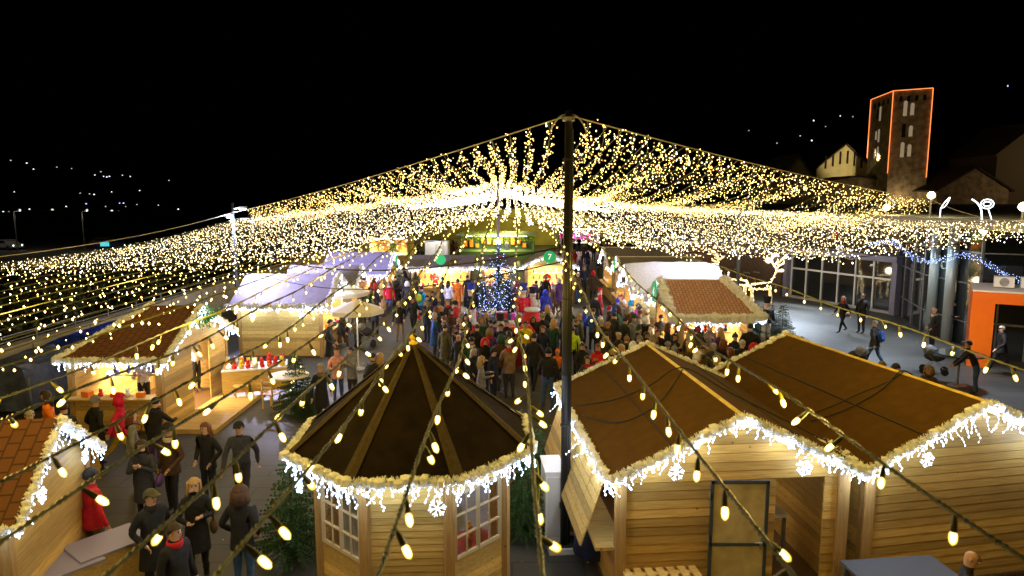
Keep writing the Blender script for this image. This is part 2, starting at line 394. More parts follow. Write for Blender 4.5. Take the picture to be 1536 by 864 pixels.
    if ridgecap:
        g = MB(); zt = ridge+th*.2+(.12 if snow else 0)
        g.slab([(W/2-.045, -.02, ridge-.045*slope+.006), (W/2, -.02, ridge+.012), (W/2, L-hip, ridge+.012), (W/2-.045, L-hip, ridge-.045*slope+.006)], .01)
        g.slab([(W/2, -.02, ridge+.012), (W/2+.045, -.02, ridge-.045*slope+.006), (W/2+.045, L-hip, ridge-.045*slope+.006), (W/2, L-hip, ridge+.012)], .01)
        g.build('ridge_cap', ridgecap, t)
    if trim:
        g = MB()
        for sx in (0, 1):
            for f in (.5,):
                xx = W*.24 if not sx else W*.76; zz = eave+(ridge-eave)*.48+.006; g.beam((xx, .02, zz), (xx, L-.02, zz), .028, .02)
        g.build('roof_batten', mat('dark_batten', (.02, .012, .006), .8), t)
    # bargeboards
    for yy in (.012, L-.012)[:1 if hip else 2]:
        for xa, xb in ((0, W/2-.005), (W, W/2+.005)):
            g = MB(); g.beam((xa, yy, eave-.09), (xb, yy, ridge-.09), .022, .13); g.build('bargeboard', W_AMBER, t)
    P = dict(front=[(0, -.03, eave-.03), (W/2, -.03, ridge-.02), (W, -.03, eave-.03)], back=[(0, L+.03, eave), (W/2, L+.03, ridge), (W, L+.03, eave)] if not hip else [(0, L+.03, eave), (W/2, L-hip, ridge+.03), (W, L+.03, eave), (0, L+.03, eave)],
             left=[(-.03, 0, eave-.02), (-.03, L, eave-.02)], right=[(W+.03, 0, eave-.02), (W+.03, L, eave-.02)])
    for k, sd in enumerate(garl): garland_mb(P[sd], gr, dens, seed+k).build('garland', gm or (TINSEL if not snow else SNOWY), t)
    for k, sd in enumerate(ice):
        pth = [Vector(p)+Vector((0, 0, -.06)) for p in P[sd]]
        icicles(pth, t, seed*7+k, drop=(.08, ih), dens=icedens, flakes=2 if icedens >= 1 else 1, led=.010 if icedens >= 1 else .014)
        off = dict(front=(0, -.05, -.13), back=(0, .05, -.13), left=(-.05, 0, -.13), right=(.05, 0, -.13))[sd]
        strip_lamps(P[sd], M, lampP*.7, .55 if icedens >= 1 else .9, off)
    if inside:
        lamp('AREA', M @ Vector((W/2, L/2, we-.15)), inside, insidecol, min(W, L)*.4, name='hut_ceiling_lamp')
        g = MB(); g.box(W/2, L/2, we-.12, .12, .9, .05); g.build('ceiling_lamp', mat('lit_tube', (1, .9, .7), emit=(1, .85, .6), estr=8), t)
    return t, M
def number_sign(t, loc, rot, txt, r=.28):
    g = MB(); g.lathe([(r, -.015), (r, .015)], 22); o = g.build('sign', GREEN, t); o.location = loc; o.rotation_euler = rot
    # evergreen sprig frame
    if txt:
        f = bpy.data.curves.new('number', 'FONT'); f.body = txt; f.size = r*1.25; f.align_x = 'CENTER'; f.align_y = 'CENTER'; f.extrude = .004
        tmp = bpy.data.objects.new('number_curve', f); COL.objects.link(tmp); bpy.context.view_layer.update()
        me = bpy.data.meshes.new_from_object(tmp.evaluated_get(bpy.context.evaluated_depsgraph_get())); bpy.data.objects.remove(tmp)
        q = bpy.data.objects.new('number', me); COL.objects.link(q); q.parent = o; q.location = (0, 0, .02)
        me.materials.clear(); me.materials.append(mat('white_lettering', (.85, .9, .88), emit=(1, 1, 1), estr=.8))  # numerals given a glow of their own
    return o
# ---------------------------------------------------------------- the two near huts
hutA, MA = hut('wooden_market_hut', 'brown felt roofed wooden hut beside the black pole, its door leaf standing open', 1.39, 9.25, R(5), 3.82, 4.75, 2.15, 3.03, seed=11,
    open_=('left',), doors=(('front', 2.35, 3.1, .08, 1.95),), ice=('front', 'left'), garl=('front', 'left', 'right', 'back'), ridgecap=YEL, trim=True, inside=16, lampP=27, gr=.08, dens=1.3, wall=W_AMBER, oh=.2)
hutB, MBm = hut('wooden_market_hut', 'brown felt roofed wooden hut with its yellow ridge, next to the grey folding table', 5.20, 9.6, R(11), 4.05, 5.2, 2.15, 3.05, seed=23,
    ice=('front',), garl=('front', 'left', 'right', 'back'), ridgecap=YEL, trim=True, inside=6, lampP=27, gr=.08, dens=1.3, wall=W_AMBER, oh=.25, ih=.36)
for hh, ll in ((hutA, 4.75), (hutB, 5.2)):
    W_ = 3.82 if hh is hutA else 4.05
    for (px, py) in ((.2, .18), (W_-.25, .2)):
        g = MB(); g.box(px, py-.06, .05, .15, .05, 2.05); g.build('corner_trim', W_POST, hh)
# open door leaf of the first hut
g = MB(); g.box(0, 0, 0, .8, .045, 1.92, 0)
d = g.build('door', mat('pale_ply_panel', (.5, .40, .22), .5, noise_s=4), hutA); d.location = (1.92, .02, .1); d.rotation_euler = (0, 0, R(-5))
f = MB()
for xx in (-.4, .4): f.box(xx, -.03, 0, .045, .03, 1.94)
f.box(0, -.03, 1.9, .84, .03, .045); f.box(0, -.03, .95, .84, .03, .04); f.box(0, -.03, 0, .84, .03, .05)
g = MB(); g.box(.33, -.05, .92, .03, .05, .16); g.tube([(.33, -.09, 1.02), (.23, -.09, 1.02)], .011, 6); g.build('handle', STEEL, d)
for zz in (.25, 1.0, 1.65): g = MB(); g.box(-.42, -.03, zz, .04, .03, .12); g.build('hinge', STEEL, d)
f.build('door_frame', mat('blue_grey_metal_frame', (.09, .12, .16), .4, .5), d)
# raised and hanging shutter of its serving side
g = MB(); sh0 = [Vector((-.02, .35, 2.0)), Vector((-.02, 4.3, 2.0)), Vector((-.36, 4.3, .95)), Vector((-.36, .35, .95))]
for k in range(8):
    a, b = k/8, (k+1)/8-.012
    g.slab([sh0[0].lerp(sh0[3], a), sh0[1].lerp(sh0[2], a), sh0[1].lerp(sh0[2], b), sh0[0].lerp(sh0[3], b)], .025)
for yy in (.9, 2.3, 3.8):
    g.beam((-.0, yy, 1.96), (-.32, yy, .95), .07, .03)
g.build('shutter', W_PINE, hutA)
# coffee machine and shelf seen through the open door
cm = thing('coffee_machine', 'grey coffee machine standing inside the hut whose door is open', 'coffee machine', MA @ Vector((2.75, 1.4, .95)), R(5))
g = MB(); g.box(0, 0, 0, .5, .45, .12); g.box(0, .12, .12, .5, .2, .25); g.box(0, 0, .37, .52, .45, .1); g.build('housing', GREYM, cm)
g = MB(); g.tube([(-.12, -.2, .33), (-.12, -.2, .22)], .02, 8); g.tube([(.12, -.2, .33), (.12, -.2, .22)], .02, 8); g.build('spout', STEEL, cm)
g = MB(); g.ball((0, 0, .52), .08, 0, 10, (1, 1, .8)); g.build('bean_hopper', GREYM, cm)
wb = thing('work_bench', 'white fronted work bench inside the hut whose door is open', 'bench', MA @ Vector((2.75, 1.4, 0)), R(5))
g = MB(); g.box(0, 0, .88, 1.0, .6, .06); g.build('bench_top', WHITE, wb); g = MB(); g.box(0, .27, .06, .96, .03, .8); g.build('panel', WHITE, wb)
for sx in (-.46, .46):
    for sy in (-.26, .26): g = MB(); g.box(sx, sy, .07, .05, .05, .8); g.build('leg', GREYM, wb)
# loose cables over the roofs
def droop(a, b, sag, n=14):
    a, b = Vector(a), Vector(b); return [a.lerp(b, i/n)-Vector((0, 0, sag*4*(i/n)*(1-i/n))) for i in range(n+1)]
def cable(label, pts, r=.012, m=RUBBER, n=5, grp=None, name='power_cable'):
    g = MB(); g.tube(pts, r, n); o = g.build(name, m, smooth=True); tag(o, label, 'cable', grp); return o
def onroof(M, W, eave, ridge, pts, lift=.02):
    out = []
    for (x, y) in pts:
        z = eave+(ridge-eave)*(1-abs(x-W/2)/(W/2)); out.append(M @ Vector((x, y, z+lift)))
    return out
def smooth_pts(pts, k=6):
    pts = [Vector(p) for p in pts]; out = []
    for i in range(len(pts)-1):
        p0, p1, p2, p3 = pts[max(i-1, 0)], pts[i], pts[i+1], pts[min(i+2, len(pts)-1)]
        for j in range(k):
            t = j/k; out.append(.5*((2*p1)+(-p0+p2)*t+(2*p0-5*p1+4*p2-p3)*t*t+(-p0+3*p1-3*p2+p3)*t**3))
    return out+[pts[-1]]
cable('black cable looped over the ridge of the hut beside the black pole', smooth_pts(onroof(MA, 3.82, 2.15, 3.03, [(.05, 3.2), (.7, 2.6), (1.3, 2.5), (1.91, 2.6), (2.5, 2.0), (3.1, 1.6), (3.8, 1.0)], .03)), .011)
cable('second black cable drooping low across the hut roof beside the black pole', smooth_pts(onroof(MA, 3.82, 2.15, 3.03, [(.1, 2.6), (.5, 1.6), (1.1, 1.55), (1.6, 2.1), (1.91, 2.55)], .03)), .011)
cable('black cable curving over the roof beside the grey folding table', smooth_pts(onroof(MBm, 4.05, 2.15, 3.05, [(.25, 1.7), (.6, 1.55), (1.0, 1.5), (1.5, 1.55), (2.02, 1.75), (2.5, 1.9)], .03)), .012)
cable('thin black cable crossing the roof above the grey folding table', smooth_pts(onroof(MBm, 4.05, 2.15, 3.05, [(.2, 1.95), (.7, 1.8), (1.2, 1.75), (1.7, 1.65), (2.02, 1.7)], .03)), .01)
# ---------------------------------------------------------------- octagonal pavilion
def gazebo():
    cx, cy = -1.50, 10.15; Rr = 1.88; Rw = 1.44; ev = 2.46; ap = 3.92; N = 8; ph = R(-90-22.5+3)
    t = thing('octagonal_pavilion', 'octagonal pale wooden pavilion with a dark pointed roof and cream tinsel rim', 'pavilion', (cx, cy, 0))
    M = Matrix.Translation((cx, cy, 0))
    pt = lambda r, k, z=0: Vector((r*math.cos(ph+k*2*math.pi/N), r*math.sin(ph+k*2*math.pi/N), z))
    apx = Vector((0, 0, ap)); g = MB()
    for k in range(N):
        a, b = pt(Rr, k, ev), pt(Rr, k+1, ev); g.add([a, b, apx, a-Vector((0, 0, .05)), b-Vector((0, 0, .05)), apx-Vector((0, 0, .05))], [[0, 1, 2], [3, 5, 4], [0, 3, 4, 1]])
    g.build('roof', FELT_DK, t)
    for k in range(N):
        g = MB(); a = pt(Rr, k, ev+.012); d = (a-apx); sd = Vector((-d.y, d.x, 0)).normalized()*.095; b = apx.lerp(a, .02)+Vector((0, 0, .012))
        up = Vector((0, 0, .028)); g.add([a-sd, a+up, a+sd, b-sd*.35, b+up, b+sd*.35], [[0, 1, 4, 3], [1, 2, 5, 4]])
        g.build('roof_rib', FELT_RIB, t)
    g = MB(); g.lathe([(.06, 0), (.075, .05), (.03, .07), (.03, .1)], 12); g.ball((0, 0, .14), .055); o = g.build('finial', mat('yellow_finial', (.85, .62, .05), .4), t, True); o.location = (0, 0, ap-.05)
    walls = MB()
    for k in range(N):
        a, b = pt(Rw, k, 0), pt(Rw, k+1, 0); L = (b-a).length; win = k in (1, 2, 6, 7, 3, 5); door = k == 4
        g = MB(); holes = [(.1, L-.1, 1.12, 2.05)] if win else [(.1, L-.1, 0, 2.1)] if door else []
        planks(g, a[:2], b[:2], .1, ev+.12, holes=holes, bh=.098); g.build('wall', W_PINE, t)
        if win:
            d = (b-a).normalized(); n = Vector((d.y, -d.x, 0)); c = (a+b)/2+n*.035; hw = L/2-.1
            f = MB()
            def bar(u0, z0, u1, z1, w=.05): f.beam(c+d*u0+Vector((0, 0, z0)), c+d*u1+Vector((0, 0, z1)), .035, w)
            bar(-hw, 1.12, hw, 1.12); bar(-hw, 2.05, hw, 2.05)
            for u in (-hw, 0, hw): f.beam(c+d*u+Vector((0, 0, 1.1)), c+d*u+Vector((0, 0, 2.07)), .06, .035)
            for u in (-hw/2, hw/2): f.beam(c+d*u+Vector((0, 0, 1.1)), c+d*u+Vector((0, 0, 2.07)), .022, .03)
            bar(-hw, 1.42, hw, 1.42, .022); bar(-hw, 1.74, hw, 1.74, .022)
            wf = f.build('window', mat('white_window_wood', (.52, .42, .26), .5), t)
            f = MB(); q = c-n*.02; f.add([q-d*hw+Vector((0, 0, 1.12)), q+d*hw+Vector((0, 0, 1.12)), q+d*hw+Vector((0, 0, 2.05)), q-d*hw+Vector((0, 0, 2.05))], [[0, 1, 2, 3]])
            f.build('pane', mat('window_glass', (.9, .92, .95), .02, trans=1, spec=.5), wf)
    for k in range(N):
        g = MB(); p = pt(Rw+.03, k); g.box(p.x, p.y, 0, .13, .13, ev+.08, rz=ph+k*2*math.pi/N); g.build('corner_post', W_POST, t)
        g = MB(); a, b = pt(Rw+.06, k, .06), pt(Rw+.06, k+1, .06); g.beam(a, b, .07, .12); g.build('sill_beam', mat('weathered_grey_timber', (.3, .27, .22), .8, noise_s=9), t)
    g = MB(); g.lathe([(Rw-.05, .05), (Rw-.05, .1)], 8); g.build('floor_deck', W_DARK, t)
    ring = [pt(Rr+.02, k, ev) for k in range(N+1)]
    garland_mb(ring, .078, 1.35, 5).build('garland', TINSEL, t)
    icicles([p+Vector((0, 0, -.07)) for p in ring], t, 9, (.06, .38), dens=1.15, flakes=5)
    strip_lamps(ring, M, 19, .5, (0, 0, -.13))
    lamp('POINT', (cx, cy, 2.25), 26, (1, .8, .5), .15, name='pavilion_lamp')
    g = MB(); g.ball((0, 0, 2.3), .09); g.build('ceiling_lamp', mat('lit_tube', (1, .9, .7), emit=(1, .85, .6), estr=8), t)
    # a red cushioned bench ring inside, seen through the panes
    b = thing('display_table', 'round table with a dark red cloth inside the octagonal pavilion', 'table', (cx+.25, cy, .1))
    g = MB(); g.lathe([(.02, .0), (.62, .0), (.6, .75), (.62, .78), (.0, .78)], 18); g.build('tablecloth_skirt', mat('dark_red_cloth', (.3, .02, .02), .8, noise_s=8), b)
    for k in range(9):
        a = k*.7; g = MB(); g.lathe([(.06, 0), (.065, .12), (.03, .16), (.03, .2)], 10); o = g.build('honey_jar', mat('amber_jar', (.5, .22, .03), .2), loc=(cx+.25+.4*math.cos(a), cy+.4*math.sin(a), .885))
        tag(o, 'small amber jar on the red clothed table inside the octagonal pavilion', 'jar', 'amber jars inside the octagonal pavilion')
gazebo()
# ---------------------------------------------------------------- further huts
hutC, MC = hut('market_stall_hut', 'brown tile roofed food hut with a man in its doorway, white tinsel eaves', -8.9, 17.0, R(90), 4.4, 2.7, 2.0, 3.05, roofmat=TILE_BR, seed=31, dens=.7, hip=1.35, garl=('front', 'left', 'right', 'back'),
    open_=('left',), doors=(('front', 1.7, 2.8, .08, 1.9),), inside=270, lampP=13, icedens=.8, gr=.1, oh=.2)
g = MB(); g.box(-8.35, 19.2, .0, 1.3, 4.2, .12); tag(g.build('wooden_deck', W_PINE), 'low pine deck before the doorway of the brown tiled food hut', 'deck')
sprig = MB()
for k in range(160):
    p = Vector((-.12+rnd.uniform(-.03, .03), rnd.gauss(0, .32), rnd.gauss(0, .12))); q = p+Vector((-.03, rnd.uniform(-.1, .1), rnd.uniform(-.1, .1))); sprig.beam(p, q, .02, .02)
o = sprig.build('evergreen_sprig', mat('bright_green_leaves', (.04, .3, .05), .6), hutC); o['kind'] = 'stuff'; o.location = (2.2, -.05, 2.7); o.rotation_euler = (0, 0, R(90))
hutD, MD = hut('market_stall_hut', 'brown tile roofed hut cut by the photo edge, white stars along its gable', -6.25, 8.1, R(102), 2.9, 3.6, 2.0, 2.95, roofmat=TILE_BR, seed=37, inside=20, lampP=5, gr=.07, dens=1.0, ice=('front', 'left'), oh=.2)
hutE, ME = hut('market_stall_hut', 'large lilac lit snowy roofed hut behind the red and yellow toy table', -7.0, 25.4, R(90), 3.9, 3.7, 2.05, 3.05, roofmat=ROOF_BLUE, seed=41, dens=.5, open_=('front',), inside=420, lampP=75, icedens=1.0, gr=.14, gm=SNOWY)
hutF0, _ = hut('market_stall_hut', 'grey roofed hut just behind the large lilac lit snowy hut', -7.2, 31.0, R(90), 3.0, 3.4, 2.0, 2.9, roofmat=FELT_GREY, seed=43, dens=.4, open_=('front',), inside=198, lampP=28, icedens=.5, garl=('front', 'left'), ice=('front',))
hutF, _ = hut('market_stall_hut', 'blue lilac roofed hut at the end of the wall side row', -6.6, 35.6, R(90), 4.6, 3.6, 2.05, 3.1, roofmat=ROOF_BLUE, seed=47, dens=.4, open_=('front', 'left'), inside=360, lampP=32, icedens=.5, garl=('front', 'left'), ice=('front', 'left'))
hutB1, _ = hut('market_stall_hut', 'grey roofed stall with pink posters, facing the silver christmas tree', -2.2, 39.2, R(90), 2.8, 3.9, 2.1, 2.7, roofmat=FELT_GREY, seed=53, dens=.4, open_=('left',), inside=468, lampP=38, icedens=.5, garl=('left',), ice=('left',))
hutB2, _ = hut('market_stall_hut', 'grey roofed stall with orange banner just behind the silver christmas tree', .2, 39.4, R(90), 2.8, 2.2, 2.1, 2.7, roofmat=FELT_GREY, seed=54, dens=.4, open_=('left',), inside=396, lampP=38, icedens=.5, garl=('left',), ice=('left',))
hutB3, _ = hut('market_stall_hut', 'gabled wooden stall carrying a green number 7 disc', .5, 39.0, 0, 3.3, 3.2, 2.15, 2.95, roofmat=FELT_GREY, seed=57, dens=.4, open_=('front',), inside=360, lampP=38, icedens=.5, garl=('front',), ice=('front',))
number_sign(hutB3, (1.65, -.1, 2.72), (R(90), 0, 0), '7', .36)
number_sign(hutB1, (-.1, 1.9, 2.55), (R(90), 0, R(-90)), '', .3)
hutG1, _ = hut('market_stall_hut', 'dark roofed wooden stall at the far end of the row opposite the wall', 5.5, 43.0, R(-90), 4.4, 3.9, 2.15, 3.15, roofmat=FELT_GREY, seed=61, dens=.4, open_=('front', 'right'), inside=234, lampP=28, icedens=.5, garl=('front', 'right'), ice=('front',), ridgecap=TINSEL)
hutG2, _ = hut('market_stall_hut', 'dark roofed wooden stall next behind the snow covered hut', 5.4, 37.0, R(-90), 4.4, 4.2, 2.15, 3.1, roofmat=FELT_GREY, seed=67, dens=.4, open_=('front', 'right'), inside=270, lampP=32, icedens=.5, garl=('front', 'right'), ice=('front', 'right'), ridgecap=TINSEL)
hutH, _ = hut('market_stall_hut', 'snow covered white hut with a red window between dark roof and pink roof', 5.0, 31.9, R(-90), 4.0, 4.0, 2.15, 3.15, roofmat=FELT_GREY, seed=71, dens=.4, open_=('front',), inside=380, lampP=45, icedens=.6, snow=True)
hutI, MI = hut('market_stall_hut', 'pinkish tile roofed hut with thick white rim and a green number 4 disc', 5.5, 27.2, R(-90), 4.4, 3.0, 2.05, 3.1, roofmat=TILE_PK, seed=73, dens=.6, open_=('front', 'right'), inside=330, lampP=60, icedens=.9, hip=.7, gr=.2, gm=SNOWY, garl=('front', 'left', 'right', 'back'), ridgecap=SNOWY)
number_sign(hutI, (2.2, -.25, 2.62), (R(90), 0, 0), '4', .42)
number_sign(hutG2, (2.2, -.15, 2.65), (R(90), 0, 0), '', .3)
number_sign(hutF, (2.3, -.15, 2.6), (R(90), 0, 0), '', .3)
# red framed window and posters
def poster(t, cx, y, z, w, h, cols, name='poster'):
    g = MB(); g.box(cx, y, z, w, .02, h, 0); o = g.build(name, mat('poster_paper_%s' % cols[0], COLS[cols[0]], .6), t)
    g = MB(); g.box(cx, y-.013, z+h*.2, w*.7, .008, h*.25); g.box(cx-w*.1, y-.013, z+h*.6, w*.5, .008, h*.2); g.build('printed_panel', mat('poster_ink_%s' % cols[1], COLS[cols[1]], .6), o)
COLS = dict(white=(.75, .75, .75), pink=(.7, .05, .3), red=(.6, .02, .02), orange=(.85, .2, .02), blue=(.05, .1, .5), yellow=(.8, .6, .05), brown=(.12, .06, .03))
# stall goods
GN = 0
for (M, a, b, n, d, ln, inner, label) in GOODS:
    short = label.split(',')[0].split(' with ')[0].split(' beside ')[0]
    kinds = ['gift_box', 'mug', 'wrapped_parcel', 'candle_jar', 'soft_toy']
    base = (Vector((*a, 0))+Vector((*b, 0)))/2
    k = rnd.choice(kinds); cols = ['red', 'white', 'yellow', 'brown', 'orange', 'pink', 'blue']
    if 'open' in label and 'black pole' in label: continue
    for row, (p0, z) in enumerate(((base+n*.12, 1.0), (inner, 1.27), (inner, 1.64))):
        cnt = int(ln*2.4)
        for i in range(cnt):
            if rnd.random() < .12: continue
            u = (i+.5)/cnt-.5; p = M @ (p0+d*u*ln*.75+Vector((0, 0, z))); c = rnd.choice(cols); s = rnd.uniform(.8, 1.3); g = MB()
            if row == 0 and i % 2 == 0:
                g.box(0, 0, 0, .2*s, .16*s, .13*s, 0); g.box(0, 0, .13*s, .03, .162*s, .006, 1); g.box(0, 0, .13*s+.001, .202*s, .03, .004, 1); nm, ct, lb = 'gift_box', 'gift box', '%s gift box' % c
            elif row == 2:
                g.lathe([(.05*s, 0), (.055*s, .14*s), (.03*s, .17*s), (.035*s, .2*s)], 8); nm, ct, lb = 'storage_jar', 'jar', '%s jar' % c
            else:
                g.ball((0, 0, .07*s), .07*s, 0, 8); g.ball((0, 0, .17*s), .05*s, 0, 8); g.ball((.04*s, 0, .215*s), .018*s, 0, 6); g.ball((-.04*s, 0, .215*s), .018*s, 0, 6); nm, ct, lb = 'soft_toy', 'soft toy', 'small %s soft toy' % c
            o = g.build(nm, [mat('goods_'+c, COLS[c], .5), YEL], loc=p); o.rotation_euler = (0, 0, rnd.uniform(-.4, .4))
            where = ['on the counter', 'on the lower shelf', 'on the upper shelf'][row]
            lb2 = '%s %s of the %s' % (lb, where, short)
            tag(o, ' '.join(lb2.split()[:16]), ct, '%ss %s of the %s' % (lb, where, short))
# ================================================================ light canopy
def lerp_tab(tab, x):
    if x <= tab[0][0]: return tab[0][1]
    for (a, p), (b, q) in zip(tab, tab[1:]):
        if x <= b: return p+(q-p)*(x-a)/(b-a)
    return tab[-1][1]
NEAR_EDGE = [(-12.5, 4.6), (-9, 4.6), (-6, 4.75), (-3.5, 5.05), (-1.6, 5.42), (-.3, 5.75), (1, 5.4), (3.4, 4.98), (7, 4.85), (10, 5.25), (13, 5.7)]
FAR_EDGE = [(-12.5, 5.1), (-6, 5.95), (-3, 6.35), (-.5, 6.85), (2, 6.3), (6, 5.75), (14, 5.45)]
Y0, Y1 = 14.0, 30.0
POLE = Vector((.92, 11.35, 7.42)); PL = Vector((-12.2, 30, 5.45)); PR = Vector((13.0, 21.3, 6.02)); PR2 = Vector((14.2, 17.4, 5.55)); PL2 = Vector((-12.2, 12.0, 4.75))
def field(x, y):
    n, f = lerp_tab(NEAR_EDGE, x), lerp_tab(FAR_EDGE, x)
    if y < Y1:
        t = (y-Y0)/(Y1-Y0); return n+(f-n)*t-.25*math.sin(math.pi*t)
    return f-(y-Y1)*.012-.4*math.sin(math.pi*((y-Y1) % 15)/15)
def cable_y(x):      # plan line of the ridge cable through the main pole
    if x <= POLE.x: return POLE.y+(POLE.x-x)*(PL.y-POLE.y)/(POLE.x-PL.x)
    return POLE.y+(x-POLE.x)*(PR.y-POLE.y)/(PR.x-POLE.x)
def cable_z(x):
    e = PL if x <= POLE.x else PR; t = (x-POLE.x)/(e.x-POLE.x); return POLE.z+(e.z-POLE.z)*t-.12*math.sin(math.pi*t)
FG = 'warm light strings forming the dense canopy'
def fairy(pts, spacing, led, seed, label, group, jit=(.07, .07, .11), glow=GLOWD, wr=.006, cluster=0):
    rr = random.Random(seed); g = MB(); pts = [Vector(p) for p in pts]
    g.tube(pts, wr, 3, 0, False); tot = 0; nxt = rr.uniform(0, spacing)
    for a, b in zip(pts, pts[1:]):
        L = (b-a).length
        while nxt < tot+L:
            p = a.lerp(b, (nxt-tot)/L)
            for k in range(1+cluster):
                q = p+Vector((rr.uniform(-jit[0], jit[0]), rr.uniform(-jit[1], jit[1]), -rr.uniform(-.02, jit[2])))
                g.octa(q, led*rr.choice((.45, .6, .7, .8, .9, 1, 1.1, 1.25, 1.5)), 1, 1.3)
            nxt += spacing*rr.uniform(.6, 1.4)
        tot += L
    o = g.build('fairy_light_string', [CABLEG, glow]); return tag(o, label, 'light string', group)
def prof(x, ya, yb, n=26, f=field):
    return [(x+.05*math.sin(y*.4+x), y, f(x, y)) for y in [ya+(yb-ya)*i/n for i in range(n+1)]]
x = -12.1; k = 0
while x < 13.4:
    ya = Y0+rnd.uniform(-.4, .4); yb = 60
    if x > 10.3: yb = 24
    led = .0080+.0028*rnd.random()
    pts = prof(x, ya, 32, 22)
    fairy(pts, .105 if abs(x) < 12 else .15, led, 100+k, 'warm white fairy light string in the dense canopy over the square', FG, glow=GLOWM)
    if yb > 32 and abs(x) < 5.5: fairy(prof(x, 32, yb, 26), .26, .0145, 500+k, 'distant warm white fairy light string of the canopy beyond the square', 'distant warm light strings of the canopy', glow=GLOWF)
    x += .26; k += 1
# strings rising to the ridge cable
k = 0; x = -10.6
while x < 12.8:
    if abs(x-POLE.x) > .25:
        yc = cable_y(x); zc = cable_z(x); ye = max(yc+3.5, 30) if x < 8 else yc+7; ze = field(x, ye) if ye < 60 else 5.6
        n = 16; pts = []
        for i in range(n+1):
            t = i/n; pts.append((x+.1*math.sin(5*t+x), yc+(ye-yc)*t, zc+(ze-zc)*t-(.55+.35*math.sin(x*3))*4*t*(1-t)*(.5 if x < .9 else .62)))
        fairy(pts, .095, .0088, 900+k, 'warm fairy light string hung from the sloping cable to the main black pole', 'light strings hung from the sloping cables', jit=(.10, .05, .2), cluster=0)
        # short icicle drops at the cable itself
        g = MB(); rr = random.Random(k)
        fairy([(x, yc, zc), (x+.02, yc+.05, zc-.25), (x-.02, yc+.1, zc-.5-(.25 if x < .9 else -.1)*rr.random())], .04, .0088, 1500+k, 'short drop of warm bulbs hanging from the sloping cable', 'short light drops on the sloping cables', jit=(.07, .07, .05), cluster=0)
    x += .33 if x < .9 else .30; k += 1
# left and right lower strings that reach out over the viewer
def near_h(x, h0):
    def f(_, y):
        e = CAMZ-lerp_tab(NEAR_EDGE, x)
        if y < 5: return CAMZ-h0-.02*y
        t = min(1, (y-5)/(Y0-5)); t = t*t*(3-2*t); return (CAMZ-h0-.1)*(1-t)+(CAMZ-e)*t
    return f
for k, x in enumerate([-3.4, -3.95, -4.5, -5.1, -5.7, -6.3, -7.0, -7.7, -8.4, -9.1, -9.8, -10.5, -11.2, -11.9]):
    h0 = 1.0+min(.9, (abs(x)-3)*.11)
    fairy(prof(x, max(2, abs(x)*1.15-2), Y0+.4, 18, near_h(x, h0)), .13, .0098, 2000+k, 'low warm light string over the wall side huts, sparse green cable', 'sparse low light strings over the wall side huts', jit=(.05, .05, .09), wr=.009)
for k, x in enumerate([]):
    fairy(prof(x, abs(x)*1.2-2, Y0+.4, 18, near_h(x, 1.15)), .35, .014, 2050+k, 'lone warm light string crossing over the pavement beside the glass building' if k else 'lone warm light string crossing over the ridge of the hut beside the table', None, jit=(.03, .05, .07), wr=.01)
# nearest strings: twisted green cable, bulb by bulb
bm_ = MB(); bm_.lathe([(.003, -.031), (.0105, -.022), (.0125, -.010), (.0115, .004), (.008, .012)], 10); BULB = bm_.mesh('bulb', GLOWW, True)
sm_ = MB(); sm_.lathe([(.0085, .008), (.010, .02), (.0085, .045), (.0045, .062), (.004, .075)], 8); SOCKET = sm_.mesh('socket', SOCK, True)
NEARX = [(-.39, 1.0), (.075, 1.0), (-.80, 1.0), (-1.15, 1.03), (-1.55, 1.0), (-2.0, 1.05), (-2.45, 1.0), (-2.9, 1.04), (.77, 1.0), (1.5, 1.0), (3.37, 1.02)]
WHERE = {-.39: 'over the peak of the octagonal pavilion', .075: 'just beside the black pole, over the pavilion rim', -.80: 'across the wall side face of the pavilion roof', -1.15: 'over the round white table',
         -1.55: 'over the group of people in black', -2.0: 'over the man in the grey sleeved jacket', -2.45: 'over the doorway of the brown tiled food hut', -2.9: 'over the person in the red hooded jacket', .77: 'over the roof of the hut beside the black pole',
         1.5: 'across the roof above the grey folding table', 3.37: 'over the striding pair by the glass building'}
